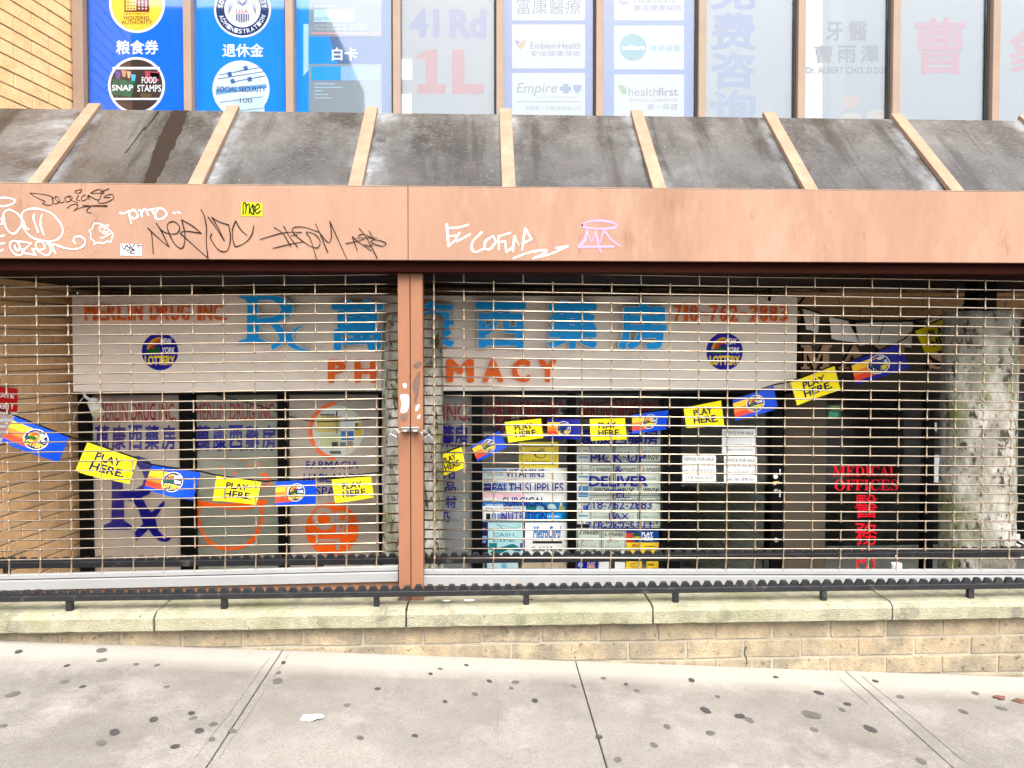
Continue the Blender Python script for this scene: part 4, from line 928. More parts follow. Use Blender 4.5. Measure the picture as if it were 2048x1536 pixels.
mb = MB(); mb.box(W(958, 900, YB).x, W(1340, 900, YB).x, YB + .30, YB + .34, zfl, ztopw, BACKP); mb.build('display_back', sf)
mb = MB(); mb.box(W(958, 900, YB).x, W(1340, 900, YB).x, YB + .09, YB + .30, W(1100, 1150, YB).z - .02, W(1100, 1150, YB).z, WHITEP); mb.build('display_shelf', sf)

# display sheets: each its own thing
YD = YB + .03
def sheet(name, x0, y0, x1, y1, bgm, label, cat, draw=None, group=None, Y=YD, th=.003):
    c = W((x0 + x1) / 2, y1, Y); t = thing(name, c, label, cat, group)
    mb = MB(); d = plane(mb, Y); d.panel(x0, y0, x1, y1, bgm, 0, th); mb.build('paper', t)
    if draw:
        mb = MB(); draw(plane(mb, Y - .0012)); mb.build('print', t)
    return t
YELP = P(250, 225, 30)
def agent(d):
    k = P(30, 25, 15); d.frame(1042, 893, 1112, 930, .8, k); d.text('AUTHORIZED AGENT OF', 1047, 889, 1107, 894.5, k, 0, .01)
    d.stroke([(1060, 902), (1076, 904), (1086, 901), (1091, 908)], 2.2, k); d.stroke([(1070, 912), (1078, 899), (1088, 898)], 1.6, k); d.stroke([(1068, 907), (1074, 914), (1088, 915), (1092, 906)], 1.5, k); d.text('La Nacional', 1052, 919, 1100, 927, k, 0, .006, shear=.2)
sheet('agent_sign', 1038, 884, 1117, 936, YELP, 'yellow agent sign with a black swallow emblem in the display window', 'sign', agent)
def gal(d):
    d.rect(963, 938, 1012, 945, P(80, 150, 200)); d.text('NEW GAME', 974, 946, 1006, 952, P(60, 170, 190), 0, .02)
    for k, c in enumerate(((60, 60, 90), (150, 190, 210), (220, 120, 130), (245, 215, 215))): d.frame(967 + k * 24, 958, 985 + k * 24, 963, 1.2, P(*c))
    for i in range(2):
        for k, c in enumerate(((40, 45, 80), (100, 150, 190), (120, 160, 210), (160, 170, 200), (190, 180, 210))): d.rect(967 + k * 17, 966 + i * 9, 981 + k * 17, 973 + i * 9, P(*c))
    d.rect(962, 987, 1050, 996, P(245, 200, 205))
sheet('lottery_poster', 961, 936, 1136, 1004, P(238, 240, 232), 'large white price poster with rows of small ticket pictures, topmost of the left display', 'poster', gal)
def newg(d):
    d.rect(962, 1003, 1052, 1012, P(30, 120, 190)); d.text('NEW GAMES', 972, 1008, 1010, 1014, WHT, .0006, .02)
    d.rect(962, 1012, 1052, 1042, P(235, 240, 235), .0002)
    for k, c in enumerate(((50, 60, 90), (220, 200, 200), (200, 110, 110), (120, 170, 210))): d.frame(972 + k * 18, 1016, 986 + k * 18, 1022, 1.2, P(*c), .0006)
    for k in range(5): d.rect(972 + k * 11, 1027, 981 + k * 11, 1039, P(*((40, 40, 45), (60, 110, 170), (140, 150, 210), (150, 160, 190), (170, 150, 200))[k]), .0006)
    d.rect(1052, 1005, 1136, 1042, P(20, 110, 165)); d.rect(1056, 1027, 1124, 1040, P(20, 150, 225), .0006); d.text('PLAY. WIN', 1092, 1031, 1118, 1035, WHT, .001, .02)
    for x, y, rx_, c in ((1063, 1015, 10, (30, 130, 130)), (1080, 1016, 9, (170, 220, 220)), (1103, 1013, 10, (190, 215, 210)), (1124, 1017, 8, (170, 180, 110)), (1122, 1009, 3, (220, 220, 200)), (1093, 1019, 5, (40, 60, 70))): d.poly([(x - rx_, y + 5), (x - rx_ * .6, y - 4), (x, y - 6), (x + rx_ * .7, y - 3), (x + rx_, y + 5)], P(*c), .0008)
sheet('game_poster', 961, 1004, 1136, 1043, P(120, 180, 215), 'blue and white game poster across the middle of the left display', 'poster', newg)
def cash(d):
    tl = P(40, 150, 165)
    d.text('CASH.', 987, 1066, 1032, 1073, tl, 0, .006); d.text('LIFE', 987, 1077, 1030, 1084, tl, 0, .006)
    d.poly(smooth_pts([(980, 1106), (992, 1098), (1010, 1092), (1026, 1088), (1036, 1094), (1042, 1102), (1030, 1102), (1020, 1098), (1006, 1104), (996, 1108)], 3, True), P(20, 110, 120)); d.rect(978, 1086, 994, 1100, P(30, 130, 140))
    d.stroke([(992, 1048), (1002, 1054), (1008, 1062)], 1.2, P(60, 110, 120)); d.stroke([(1002, 1050), (1030, 1056), (1040, 1052)], 1.0, P(100, 150, 160)); d.rect(1040, 1086, 1049, 1100, P(50, 70, 150), .0004)
sheet('cash_poster', 976, 1045, 1046, 1112, P(190, 228, 230), 'pale turquoise cash poster with a leaping fish in the left display', 'poster', cash)
sheet('small_flyer', 960, 1046, 975.5, 1090, P(40, 30, 80), 'narrow dark purple flyer beside the turquoise cash poster', 'flyer', lambda d: (d.rect(963, 1056, 970, 1060, P(220, 140, 180)), d.rect(962, 1072, 974, 1076, P(150, 180, 230)), d.rect(962, 1078, 972, 1086, P(120, 150, 220))))
def metro(d):
    d.text('MetroCard', 1066, 1052, 1122, 1078, P(30, 110, 190), 0, .03, shear=.25); d.rect(1065, 1082, 1124, 1087, P(40, 36, 34)); d.text('Sold Here', 1064, 1093, 1124, 1103, P(30, 28, 28), 0, .03); d.rect(1068, 1053, 1080, 1058, P(190, 215, 235))
sheet('fare_card_sign', 1050, 1045, 1136, 1116, P(246, 246, 240), 'white fare card sign with blue slanted lettering in the left display', 'sign', metro)
sheet('low_card', 968, 1122, 1036, 1152, P(205, 228, 232), 'pale blue card with a round seal at the foot of the left display', 'card', lambda d: (d.disc(1008, 1132, 6, 6, P(120, 185, 210)), d.rect(969, 1124, 974, 1150, P(50, 70, 90))))
mbx = thing('cardboard_box', W(1090, 1150, YD), 'plain tan cardboard box at the foot of the left display', 'box')
mb = MB(); xx0, xx1 = W(1044, 1140, YD).x, W(1136, 1140, YD).x; mb.box(xx0, xx1, YD + .005, YD + .15, W(1090, 1152, YD).z, W(1090, 1118, YD).z, mat('cardboard', (.50, .42, .30), .85, var=.1, bump=.1)); mb.build('carton', mbx, bevel=.004)
mb = MB(); d = plane(mb, YD + .005); d.rect(1082, 1118, 1090, 1152, P(180, 160, 120), .001); mb.build('tape', mbx)
KK = P(35, 38, 36); PALEG = P(208, 218, 202)
def winner(x0, y0, x1, y1, amt):
    def f(d):
        w_, h_ = x1 - x0, y1 - y0
        d.frame(x0 + 1.5, y0 + 1.5, x1 - 1.5, y1 - 1.5, 1.2, KK)
        d.poly([(x0 + w_ * .12, y0 + h_ * .16), (x0 + w_ * .9, y0 + h_ * .08), (x0 + w_ * .9, y0 + h_ * .09), (x0 + w_ * .12, y0 + h_ * .17)], PALEG, .0002)
        d.text('A WINNER!', x0 + w_ * .10, y0 + h_ * .10, x0 + w_ * .92, y0 + h_ * .26, KK, .0004, .02)
        d.text(amt, x0 + w_ * .2, y0 + h_ * .42, x0 + w_ * .7, y0 + h_ * .52, P(110, 115, 110), .0004); d.rect(x0 + w_ * .1, y0 + h_ * .56, x1 - w_ * .1, y0 + h_ * .565, KK, .0004)
        d.text('MERLIN DRUG', x0 + w_ * .12, y0 + h_ * .62, x0 + w_ * .8, y0 + h_ * .70, P(120, 125, 120), .0004); d.text('WIN24!', x0 + w_ * .14, y0 + h_ * .76, x0 + w_ * .82, y0 + h_ * .92, KK, .0004, .03, shear=.3)
    return f
grid = [(1180, 862, 1226, 927, '$1200', 'first'), (1229, 862, 1277, 927, '$650', 'second'), (1280, 862, 1326, 925, '$4000', 'third'), (1180, 929, 1226, 990, '$1500', 'first'), (1229, 929, 1277, 990, '$1801', 'second'), (1280, 929, 1326, 990, '$2000', 'third'), (1180, 992, 1226, 1055, '$900', 'first'), (1229, 992, 1277, 1055, '$777', 'second'), (1280, 992, 1326, 1055, '$1150', 'third'), (1153, 1056, 1202, 1110, '$500', ''), (1204, 1060, 1252, 1110, '$725', '')]
rows_ = ['top', 'middle', 'bottom']
for i, (x0, y0, x1, y1, amt, nm) in enumerate(grid):
    lab = f'white winner notice, {nm} from left in the {rows_[i // 3]} row of the delivery window' if i < 9 else ('lower white winner notice against the left frame of the delivery window' if i == 9 else 'lower white winner notice left of the yellow play cards')
    sheet('winner_notice', x0, y0, x1, y1, PALEG, lab, 'notice', winner(x0, y0, x1, y1, amt), 'winner notices in the delivery window')
def strip(d):
    d.text('NOTARY', 1158, 936, 1182 - 4, 942, P(140, 145, 140))
    for k in range(11): d.rect(1157, 900 + k * 13, 1176, 903 + k * 13, P(*((150, 155, 150), (60, 120, 170), (120, 130, 130))[k % 3]))
    d.rect(1157, 972, 1177, 990, P(60, 130, 180), .0004); d.rect(1166, 1010, 1177, 1022, P(70, 110, 190), .0004)
sheet('notary_leaflets', 1154, 893, 1179, 1048, P(214, 224, 214), 'narrow white notary leaflet strip down the left of the delivery window', 'leaflet', strip)
def play(d):
    d.rect(1252, 1066, 1268, 1084, P(205, 75, 50)); d.disc(1273, 1073, 8, 8, P(40, 90, 70), .0005); d.text('LOTTERY', 1266, 1073, 1281, 1079, YELP, .001, .02); d.text('PLAY', 1283, 1064, 1306, 1072, WHT, .0005, .03); d.text('HERE', 1283, 1073, 1306, 1081, WHT, .0005, .03)
sheet('play_card', 1252, 1060, 1318, 1084, P(20, 70, 150), 'blue play card with an orange end above the yellow cards', 'card', play)
sheet('yellow_card', 1253, 1085, 1318, 1112, P(245, 205, 50), 'wide yellow card in the delivery window with small red words', 'card', lambda d: (d.text('MEGA', 1264, 1088, 1278, 1094, P(140, 30, 20), 0, .03), d.rect(1262, 1096, 1278, 1097, KK), d.rect(1290, 1092, 1310, 1093.4, KK)))
sheet('play_card', 1153, 1122, 1196, 1154, P(25, 30, 150), 'navy play card with a white roundel at the foot of the delivery window', 'card', lambda d: (d.disc(1161, 1130, 5, 5, P(170, 200, 230)), d.text('PLAY', 1175, 1124, 1190, 1130, P(255, 200, 150), 0, .03), d.text('HERE', 1175, 1130, 1190, 1136, P(255, 200, 150), 0, .03)))
sheet('blank_paper', 1198, 1124, 1250, 1150, PAPER, 'blank white sheet at the foot of the delivery window', 'paper')
sheet('yellow_card', 1252, 1123, 1284, 1144, P(248, 205, 50), 'small yellow card with a grey number at the foot of the delivery window', 'card', lambda d: d.frame(1261, 1127, 1277, 1134, 1, P(120, 130, 100)))
sheet('yellow_card', 1293, 1123, 1317, 1144, P(248, 205, 50), 'small yellow card with a dark word at the foot of the delivery window', 'card', lambda d: d.text('WIN!', 1295, 1127, 1308, 1132, P(90, 50, 20), 0, .03, shear=.2))
# shelves and bottles glimpsed behind the clear panes
for k, (x, y, c, h_, lab) in enumerate(((1000, 868, (120, 40, 40), 60, 'red'), (1030, 868, (190, 180, 160), 46, 'cream'), (1062, 868, (150, 70, 60), 64, 'brown'), (1095, 868, (70, 30, 30), 40, 'maroon'), (1118, 868, (200, 205, 200), 55, 'white'))):
    p0 = W(x, y, YB + .2); t = tag(MB(), None, None) if False else None
    mb = MB(); r_ = .03; hh = h_ * 5.3 / 1500
    mb.tube([p0, p0 + Vector((0, 0, hh * .75)), p0 + Vector((0, 0, hh * .85)), p0 + Vector((0, 0, hh))], [r_, r_, r_ * .5, r_ * .45], P(*c), 14)
    o = tag(mb.build('display_bottle', smooth=True), f'{lab} bottle on the upper shelf of the left display', 'bottle', 'bottles behind the display glass')
mb = MB(); p0, p1 = W(966, 868, YB + .13), W(1135, 876, YB + .27); mb.box(p0.x, p1.x, YB + .13, YB + .28, p0.z - .02, p0.z, WHITEP); mb.build('upper_shelf', sf)

# ------------------------------------------------------------------ shop door with slatted passage behind
dr_ = thing('shop_door', W(1450, 900, YB).xy.to_3d() + Vector((0, 0, zfl)), 'dark glass shop door in a black frame with three sale notices', 'door')
xd0, xd1 = W(1362, 950, YB).x, W(1543, 950, YB).x
mb = MB(); mb.box(xd0, xd1, YB, YB + .006, zfl + .1, ztopw - .02, GLASSD); mb.build('pane', dr_)
mb = MB(); mb.box(xd0, xd1, YB - .012, YB + .03, zfl + .02, zfl + .1, DARK); mb.box(xd0, xd1, YB - .012, YB + .03, ztopw - .09, ztopw - .0, DARK); mb.build('door_rail', dr_, bevel=.002)
BRASS = mat('brass', (.72, .60, .45), .3, .7, var=.1, bump=0)
for py in (982, 1080):
    c = W(1552, py, YB - .043); mb = MB(); mb.tube([c + Vector((0, .006, 0)), c + Vector((0, -.006, 0)), c + Vector((0, -.010, 0))], [.015, .015, .010], BRASS, 18); mb.tube([c + Vector((0, -.0095, 0)), c + Vector((0, -.0108, 0))], .004, DARK, 10); mb.build('lock_cylinder', dr_)
mb = MB(); d = plane(mb, YB - .042); d.disc(1551, 953, 4.5, 4.5, WHT, .001); d.poly([(1547, 963), (1558, 962), (1558, 965), (1551, 970), (1547, 970)], P(230, 190, 120), .001); d.rect(1559, 938, 1561, 950, WHT, .001); d.rect(1559, 980, 1560.5, 994, WHT, .001); mb.build('door_stickers', dr_)
SLAT = mat('slatted_wall', (.85, .86, .76), .7, var=.1, bump=.05)
pas = thing('slatted_wall', (W(1545, 900, YB + .1).x, 6.2, zfl), 'grey slatted side wall of the passage behind the dark shop door', 'wall')
xw = W(1545, 900, YB + .1).x; mb = MB(); z = zfl
while z < 1.7:
    mb.box(xw + .005, xw + .06, YB + .1, 8.0, z + .006, z + .094, SLAT); z += .10
mb.box(xw + .03, xw + .2, YB + .1, 8, zfl, 1.8, DARK); mb.build('slats', pas)
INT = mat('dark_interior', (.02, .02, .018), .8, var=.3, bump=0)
itr = thing('shop_interior', (0, 7, zfl), 'dark shop interior walls seen dimly behind the door glass', 'interior')
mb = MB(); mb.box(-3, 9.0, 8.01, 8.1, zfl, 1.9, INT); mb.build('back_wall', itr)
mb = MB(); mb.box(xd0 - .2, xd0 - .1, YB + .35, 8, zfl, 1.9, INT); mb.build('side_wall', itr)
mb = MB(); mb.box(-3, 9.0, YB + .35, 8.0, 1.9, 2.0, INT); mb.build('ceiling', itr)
def sale(x0, y0, x1, y1, num, full):
    def f(d):
        w_, h_ = x1 - x0, y1 - y0; k = P(95, 95, 100)
        d.text('OFFICE FOR SALE', x0 + w_ * .05, y0 + h_ * .10, x1 - w_ * .06, y0 + h_ * .22, k, 0, .006)
        if full: d.text('133-36 41 RD #1E', x0 + w_ * .05, y0 + h_ * .30, x1 - w_ * .06, y0 + h_ * .42, k); d.text('*辦公室賣*朝南有窗*', x0 + w_ * .04, y0 + h_ * .52, x1 - w_ * .04, y0 + h_ * .66, P(175, 175, 178)); d.text(num, x0 + w_ * .08, y0 + h_ * .80, x1 - w_ * .08, y0 + h_ * .92, k)
        else: d.text('CALL (718)706-6130', x0 + w_ * .10, y0 + h_ * .60, x1 - w_ * .1, y0 + h_ * .68, k); d.text('電話 (718)706-6130', x0 + w_ * .12, y0 + h_ * .78, x1 - w_ * .08, y0 + h_ * .86, k)
    return f
for x0, y0, x1, y1, n_, fl, lab in ((1365, 910, 1432, 963, '1-718-706-6130 So', 1, 'white office sale notice by itself on the left half of the shop door'), (1444, 858, 1511, 909, '', 0, 'upper white office sale notice with a folded corner on the shop door'), (1448, 912, 1514, 966, '646-246-1898 Am', 1, 'lower white office sale notice directly under the folded one on the shop door')):
    sheet('sale_notice', x0, y0, x1, y1, PAPER, lab, 'notice', sale(x0, y0, x1, y1, n_, fl), 'sale notices on the shop door', Y=YB - .004)

# ------------------------------------------------------------------ neighbour entrance
ent = thing('entranceway', W(1800, 900, YB).xy.to_3d() + Vector((0, 0, zfl)), 'grey brown panelled entrance front with bronze letters right of the cream sign', 'entrance')
ex0, ex1 = W(1596, 900, YB).x, 9.0
ez1, ez0 = W(1700, 645, YB).z, W(1700, 783, YB).z
mb = MB(); mb.box(ex0 + .003, ex1, YB - .02, YW - .01, ez0, ez1, STUCCO); mb.build('name_panel', ent, bevel=.004)
mb = MB(); mb.box(W(1566, 900, YB).x, W(1650, 900, YB).x, YB - .02, YW + .1, zfl, ez0 - .002, STUCCO); mb.build('pier', ent, bevel=.004)
for ch, x0, x1 in (('𝐌', 1598, 1660), ('𝐀', 1672, 1738), ('𝐍', 1744, 1812), ('𝐒', 1853, 1889), ('𝐄', 2028, 2072)):
    mb = MB(); d = plane(mb, YB - .02); d.text(ch, x0, 690, x1, 738, BRONZE, 0, .02, .03, HOOD); mb.build('bronze_letter', ent)
for i in range(6):
    px = (1612, 1672, 1702, 1790, 1830, 1880)[i]; mb = MB(); d = plane(mb, YB - .02); d.panel(px - 8, 643, px + 8, 646, DARK, .01, .01); mb.build('clip', ent)
md = thing('office_door', W(1750, 900, YB).xy.to_3d() + Vector((0, 0, zfl)), 'black glass office door with red lettering between the grey pier and the mossy column', 'door')
mx0, mx1 = W(1651, 900, YB).x, W(1848, 900, YB).x
mb = MB(); mb.box(mx0, mx1, YB + .01, YB + .016, zfl, ez0 - .01, GLASSD); mb.build('pane', md)
mb = MB(); mb.box(mx0 - .02, mx0 - .001, YB - .01, YB + .05, zfl, ez0, DARK); mb.box(mx1 + .001, mx1 + .07, YB - .01, YB + .05, zfl, ez0, DARK); mb.build('frame', md, bevel=.003)
RED = P(235, 25, 45, 1.0)
mb = MB(); d = plane(mb, YB + .0085)
d.text('𝐌𝐄𝐃𝐈𝐂𝐀𝐋', 1666, 932, 1795, 953, RED); d.text('𝐎𝐅𝐅𝐈𝐂𝐄𝐒', 1669, 959, 1796, 981, RED)
for k, ch in enumerate('醫務所'): d.text(ch, 1710, 990 + k * 54, 1755, 1036 + k * 54, RED, 0, .003)
mb.build('red_lettering', md)
sw = thing('side_window', W(1880, 900, YB).xy.to_3d() + Vector((0, 0, zfl)), 'dark window with a white house number beside the mossy column', 'window')
mb = MB(); mb.box(W(1868, 900, YB).x, ex1, YB + .012, YB + .018, zfl, ez0 - .004, GLASSD); mb.build('pane', sw)
mb = MB(); d = plane(mb, YB + .01); d.text('133', 1868, 845, 1912, 862, WHT, 0, .03); mb.build('house_number', sw)
mb = MB(); mb.box(W(1960, 900, YB).x, W(2024, 900, YB).x, YB - .01, YB + .05, zfl, ez0, DARK); mb.build('frame', sw)
mb = MB(); d = plane(mb, YB + .01)
for k in range(4): d.stroke([(2032, 1078 + k * 10), (2052, 1088 + k * 10)], 3, WHT, sm=False)
d.rect(2030, 1068, 2040, 1078, WHT); mb.build('striped_decal', sw)
sheet('blank_notice', 1853, 910, 1892, 965, PAPER, 'blank white sheet taped on the dark glass left of the mossy column', 'notice', Y=YB - .0)
sheet('green_poster', 1656, 810, 1682, 838, P(60, 120, 90), 'small green poster inside the black office door', 'poster', lambda d: (d.rect(1658, 824, 1676, 836, P(80, 190, 150)), d.rect(1662, 812, 1680, 820, P(150, 180, 90))), Y=YB + .05)
cup = thing('takeaway_cup', W(1793, 1140, 4.3), 'small white cup with a turquoise napkin standing behind the right grille', 'cup')
c = W(1793, 1143, 4.06); cup.location = (c.x, 4.06, ZTOP)
mb = MB(); zb_ = ZTOP; mb.tube([(c.x, 4.06, c.z - .03), (c.x, 4.06, c.z + .045)], [.022, .028], PAPER, 16); mb.build('cup_body', cup, smooth=False)
mb = MB(); mb.tube([(c.x + .005, 4.06, c.z + .02), (c.x - .005, 4.06, c.z + .09)], .003, PAPER, 8); mb.build('straw', cup)
mb = MB(); mb.add([(c.x - .05, 4.03, c.z - .02), (c.x + .075, 4.03, c.z - .02), (c.x + .03, 4.035, c.z + .005), (c.x, 4.03, c.z + .03), (c.x - .05, 4.09, c.z - .02), (c.x + .075, 4.09, c.z - .02)], [(0, 1, 2, 3), (1, 5, 2), (2, 5, 4, 3), (0, 3, 4), (0, 4, 5, 1)], P(60, 190, 215)); mb.build('napkin', cup)

# ------------------------------------------------------------------ columns
def column(px0, px1, py_top, Y, label, seed):
    a, b = W(px0, 800, Y), W(px1, 800, Y); r = (b.x - a.x) / 2; cx = (a.x + b.x) / 2; zt = W((px0 + px1) / 2, py_top, Y).z
    t = thing('concrete_column', (cx, Y, zfl), label, 'column', 'concrete columns under the canopy')
    mb = MB(); n, nz_ = 48, 60; rr = random.Random(seed); vs = []
    ph = [rr.uniform(0, 6) for _ in range(12)]
    for k in range(nz_ + 1):
        z = zfl + (zt - zfl) * k / nz_
        for q in range(n):
            th = q * 2 * math.pi / n
            e = .003 * math.sin(7 * th + ph[0] + z * 3) + .002 * math.sin(13 * th + ph[1] - z * 9) + rr.uniform(-.0035, .0035)
            rk = (r + e) * (.97 if k == nz_ else 1)
            vs.append((cx + rk * math.cos(th), Y + rk * math.sin(th), z + (rr.uniform(-.008, .004) if k == nz_ else 0)))
    fs = [(k * n + q, k * n + (q + 1) % n, (k + 1) * n + (q + 1) % n, (k + 1) * n + q) for k in range(nz_) for q in range(n)] + [tuple(range(nz_ * n, nz_ * n + n))]
    mb.add(vs, fs, CONCRETE); mb.build('shaft', t, smooth=True)
    mb = MB(); hw = .062; mb.box(cx - hw, cx + hw, Y - hw, Y + hw, zt - .05, zcl - .001, DARK); mb.build('steel_stub', t, bevel=.004)
column(765, 886, 628, 4.5, 'pale flaking concrete column standing behind the brown gate post', 1)
column(1893, 2022, 624, 4.5, 'mossy grey concrete column with a black steel stub on top, right of the office door', 2)

# ------------------------------------------------------------------ bunting
FY, FB = P(250, 228, 25, .95), P(12, 70, 200, .95)
FBD, TXT = P(15, 25, 140, .95), P(20, 25, 60)
FLY, FLO, FLR = P(252, 205, 50), P(245, 130, 45), P(235, 70, 45)
bun = thing('bunting', W(900, 800, 4.8), 'string of alternating yellow and blue lottery flags sagging across the shop front', 'bunting')
def flag(c4, kind, Ys, dark=False):
    pts = [W(px, py, y) for (px, py), y in zip(c4, (Ys[0], Ys[1], Ys[1] - .015, Ys[0] - .015))]
    mb = MB(); d = quad(mb, *pts, curl=.024)
    N = 10
    base = FY if kind == 'y' else (FBD if dark else FB)
    for i in range(N):
        for k in range(3):
            d.slab([(i / N, k / 3), ((i + 1) / N, k / 3), ((i + 1) / N, (k + 1) / 3), (i / N, (k + 1) / 3)], base, 0, .0012)
    o = mb.build('flag', bun)
    mb = MB(); d = quad(mb, *pts, curl=.024)
    if kind == 'y':
        d.text('PLAY', .24, .18, .74, .46, TXT, .002, .03); d.text('HERE.', .22, .52, .86, .82, TXT, .002, .03)
    else:
        for k, (c, v0, v1, u1) in enumerate(((FLY, .16, .42, .62), (FLO, .42, .62, .55), (FLR, .62, .84, .50))):
            for q in range(6): d.poly([(u1 * q / 6, v0), (u1 * (q + 1) / 6, v0), (u1 * (q + 1) / 6 , v1), (u1 * q / 6, v1)], c, .0016)
        lottery(d, .50, .48, .21, .0024, 1.75, rim=WHT)
    mb.build('print', o)
def ystr(px): return 4.32 + .48 * min(1, max(0, px / 700)) if px < 760 else 4.82
FL = [('b', [(30, 833), (138, 875), (115, 927), (5, 882)]), ('y', [(175, 885), (275, 919), (258, 968), (150, 942)]), ('b', [(304, 931), (401, 945), (386, 1001), (286, 980)]), ('y', [(433, 952), (522, 964), (513, 1008), (425, 1002)]),
      ('b', [(552, 963), (635, 960), (632, 1008), (550, 1013)]), ('y', [(663, 959), (742, 953), (748, 995), (671, 1006)]), ('y', [(868, 915), (923, 894), (932, 934), (882, 954)]), ('b', [(942, 892), (998, 861), (1015, 894), (956, 923)]),
      ('y', [(1009, 844), (1082, 837), (1087, 876), (1017, 885)]), ('B', [(1095, 838), (1160, 838), (1160, 879), (1095, 877)]), ('y', [(1179, 838), (1250, 836), (1253, 879), (1181, 881)]), ('b', [(1264, 830), (1337, 820), (1334, 859), (1263, 868)]),
      ('y', [(1367, 816), (1442, 801), (1450, 852), (1372, 856)]), ('b', [(1465, 800), (1547, 772), (1557, 817), (1470, 842)]), ('y', [(1581, 765), (1669, 732), (1681, 780), (1592, 811)]), ('B', [(1701, 724), (1796, 687), (1815, 737), (1717, 770)]), ('y', [(1831, 662), (1910, 628), (1925, 690), (1852, 707)])]
sp_ = [(-60, 790)]
for k, c4 in FL:
    flag(c4, k.lower(), (ystr(c4[0][0]), ystr(c4[1][0])), k == 'B'); sp_ += [(c4[0][0], c4[0][1] - 2), (c4[1][0], c4[1][1] - 2)]
sp_ += [(1935, 600)]
mb = MB(); ds = Draw(mb, lambda a, b, off: W(a, b, ystr(a) - off))
q_ = smooth_pts(sp_, 4); q_ = [p for p in q_ if not 760 < p[0] < 870]
for part in ([p for p in q_ if p[0] <= 760], [p for p in q_ if p[0] >= 870]):
    mb.tube([W(a, b, ystr(a) + .002) for a, b in part], .005, BLACK, 6)
mb.tube([W(742, 951, ystr(742)), W(772, 944, 4.7)], .004, BLACK, 6); mb.build('string', bun, smooth=True)
bu2 = thing('bunting', W(1720, 640, 5.05), 'short string of plain white flags hanging over the bronze letters', 'bunting')
z5 = lambda p: [(1536 + x / 4, 540 + y / 4) for x, y in p]
for c4 in ([(280, 300), (420, 340), (410, 510), (300, 480)], [(490, 370), (640, 410), (720, 590), (520, 545)], [(700, 430), (920, 415), (890, 590), (740, 605)], [(930, 415), (1160, 415), (1140, 625), (895, 580)], [(1250, 405), (1420, 365), (1340, 425), (1250, 435)]):
    pts = [W(px, py, y) for (px, py), y in zip(z5(c4), (5.03, 5.03, 5.0, 5.0))]
    mb = MB(); d = quad(mb, *pts, curl=.03)
    for i in range(4):
        for k in range(3): d.slab([(i / 4, k / 3), ((i + 1) / 4, k / 3), ((i + 1) / 4, (k + 1) / 3), (i / 4, (k + 1) / 3)], P(238, 234, 226), 0, .001)
    mb.build('flag', bu2)
mb = MB(); mb.tube([W(a, b, 5.03) for a, b in z5(smooth_pts([(235, 290), (330, 320), (480, 365), (700, 408), (920, 412), (1160, 405), (1420, 360), (1600, 310)], 3))], .006, BLACK, 6); mb.build('string', bu2, smooth=True)

# ------------------------------------------------------------------ small things
cc = thing('security_camera', W(186, 822, 4.92), 'small white security camera hanging from the left end of the cream sign', 'camera')
p0, p1 = W(180, 800, 4.96), W(196, 826, 4.86)
mb = MB(); dv = (p1 - p0).normalized(); mb.tube([p0 + Vector((.01, 0, .0)), p0 + dv * .03 + Vector((.01, 0, 0)), p1], [.018, .034, .036], WHITEP, 20); mb.build('housing', cc)
mb = MB(); mb.tube([p1 - dv * .002, p1 + dv * .004, p1 + dv * .005], [.033, .030, .012], mat('lens_grey', (.45, .43, .25), .25, bump=0), 20); mb.build('lens', cc)
mb = MB(); q0 = W(168, 784, 5.0); mb.tube([q0, W(170, 793, 4.99), p0], [.012, .009, .010], WHITEP, 10); mb.build('bracket', cc, smooth=True)
mb = MB(); mb.tube([W(166, 795, 4.99), W(158, 806, 4.98), W(150, 828, 4.99), W(146, 850, 5.0)], .003, WHITEP, 6); mb.build('cable', cc, smooth=True)
s0 = Pst + dr * ((W(-30, 800, 4.5) - Pst).dot(dr)); 
ps = thing('warning_sign', W(10, 850, 4.45), 'red and white private property sign on the brick wall at the left edge', 'sign')
def wallpt(px, py):
    d = ray(px, py); n_ = nr; base = Pst + nr * .012; t_ = (base - Vector((0, 0, H)) + Vector((0, 0, H)) * 0).dot(n_) / d.dot(n_) if abs(d.dot(n_)) > 1e-6 else 4.5
    return Vector((d.x * t_, d.y * t_, H + d.z * t_))
TL, TR, BR, BL = wallpt(-40, 770), wallpt(35, 777), wallpt(33, 884), wallpt(-40, 893)
ps.location = (TL + BR) / 2
mb = MB(); d = quad(mb, TL, TR, BR, BL); d.panel(0, 0, 1, 1, WHT, 0, .003); mb.build('plate', ps)
mb = MB(); d = quad(mb, TL, TR, BR, BL); RD = P(200, 20, 25)
d.rect(0, 0, 1, .44, RD, .001); d.text('PRIVATE', .1, .10, .9, .19, WHT, .002, .03); d.text('PROPERTY', .1, .28, .9, .39, WHT, .002, .03)
for k in range(4): d.text(('NO SOLICITING', 'NO LOITERING', 'NO DUMPING', 'NO PARKING')[k], .1, .50 + k * .11, .9, .56 + k * .11, RD, .002)
mb.build('print', ps)
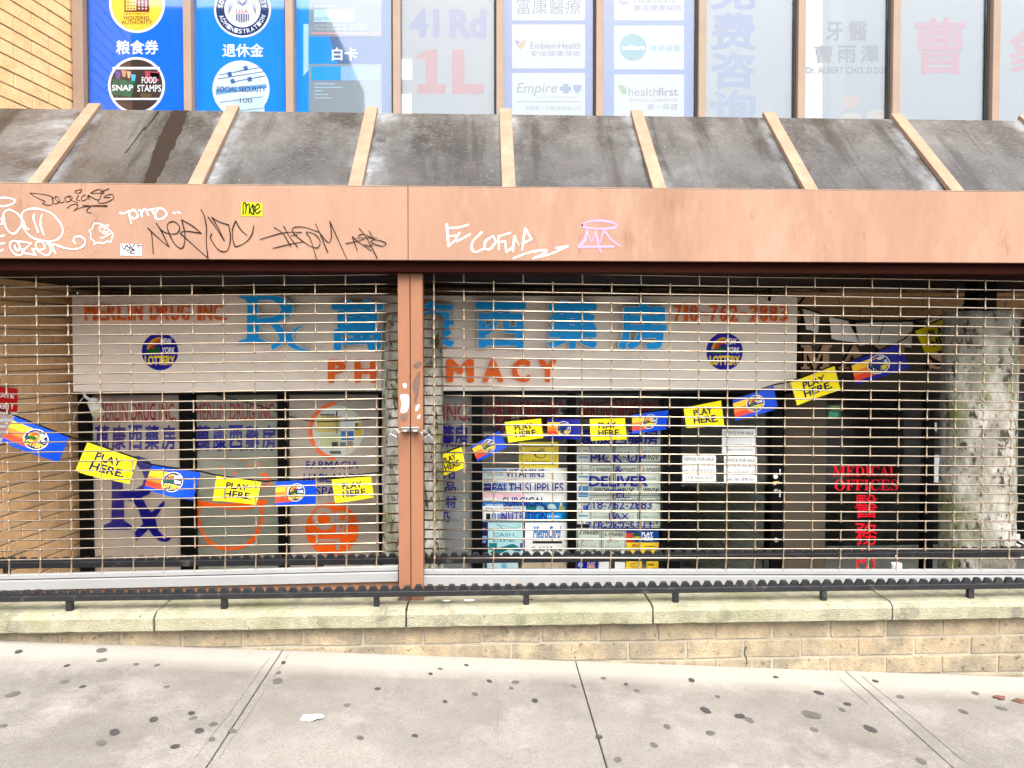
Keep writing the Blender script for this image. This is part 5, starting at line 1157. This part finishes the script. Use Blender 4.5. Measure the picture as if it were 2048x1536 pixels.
# wires along the shop front
for pts, r_, lab in (([(420, 786), (520, 812), (620, 842), (745, 838)], .004, 'thin black wire dipping across the tops of the left windows'), ([(1120, 822), (1200, 806), (1300, 786), (1362, 782)], .004, 'thin black wire rising across the tops of the clear windows'),
                     ([(640, 958), (700, 951), (765, 944)], .0035, 'short black cord tied back to the pale column')):
    mb = MB(); mb.tube([W(a, b, 5.02) for a, b in smooth_pts(pts, 5)], r_, BLACK, 6); tag(mb.build('wire', smooth=True), lab, 'wire')
mb = MB(); hg = [(1594, 600), (1600, 612), (1596, 622), (1606, 630), (1600, 640)]
mb.tube([W(a, b, 5.02) for a, b in smooth_pts([(1610, 592), (1598, 608), (1594, 616), (1602, 622), (1604, 640)], 4)], .007, BLACK, 6); tag(mb.build('cable_tie', smooth=True), 'knotted black cable tie at the right end of the cream sign', 'cable')
for a, b, c_ in ((1281, 582, 610), (1539, 582, 602)):
    mb = MB(); p, q = W(a - 2, b, 4.97), W(a, c_, 4.97); mb.box(p.x, p.x + .016, 4.965, 4.98, q.z, p.z + .03, HOOD); tag(mb.build('sign_hanger', bevel=.002), 'rusty strap hanger above the last blue character' if a < 1400 else 'rusty strap hanger above the orange telephone number', 'hanger')
# litter
def litter(c, r, m, label, seed, flat=.3, name='crumpled_paper', zoff=0):
    rr = random.Random(seed); bm = bmesh.new(); bmesh.ops.create_icosphere(bm, subdivisions=2, radius=1)
    for v in bm.verts:
        k = 1 + rr.uniform(-.28, .28); v.co = Vector((v.co.x * r * 1.7 * k, v.co.y * r * k, max(-.2, v.co.z * flat) * r * k))
    me = bpy.data.meshes.new(name); bm.to_mesh(me); bm.free(); me.materials.append(m); o = bpy.data.objects.new(name, me); COL.objects.link(o); o.location = c + Vector((0, 0, .2 * r * .9 + zoff)); o.rotation_euler.z = rr.uniform(-.2, .2)
    return tag(o, label, 'litter')
litter(G(623, 1437), .026, PAPER, 'crumpled white tissue lying on the middle of the sidewalk', 4)
for px, py, r_, lab in ((893, 1207, .010, 'tiny white paper scrap on the coping just right of the brown post'), (938, 1206, .014, 'white paper scrap on the coping, farther from the brown post'), (1062, 1211, .008, 'tiny grey pebble on the coping beside a rail post')):
    p = W(px, py, 3.85); litter(Vector((p.x, 3.85, ZTOP - .002)), r_, PAPER if r_ > .009 else GUM, lab, px, name='paper_scrap' if r_ > .009 else 'pebble')
LEAF = mat('red_leaf', (.12, .055, .04), .7, var=.3, bump=0)
for px, py, lab in ((2000, 1398, 'dry reddish leaf on the sidewalk at the right'), (2038, 1404, 'dry reddish leaf on the sidewalk nearest the right edge')):
    c = G(px, py); mb = MB(); rr = random.Random(px); k = [(c.x + .026 * math.cos(q) * (1 + .4 * math.sin(3 * q)), c.y + .02 * math.sin(q), 0) for q in [i * math.pi / 7 for i in range(14)]]
    top = [Vector((x, y, gz(x) + .004 + rr.uniform(0, .008))) for x, y, _ in k]
    mb.add(top + [p - Vector((0, 0, .0015)) for p in top], [tuple(range(14)), tuple(range(14, 28))[::-1]] + [(i, 14 + i, 14 + (i + 1) % 14, (i + 1) % 14) for i in range(14)], LEAF); tag(mb.build('fallen_leaf'), lab, 'leaf')
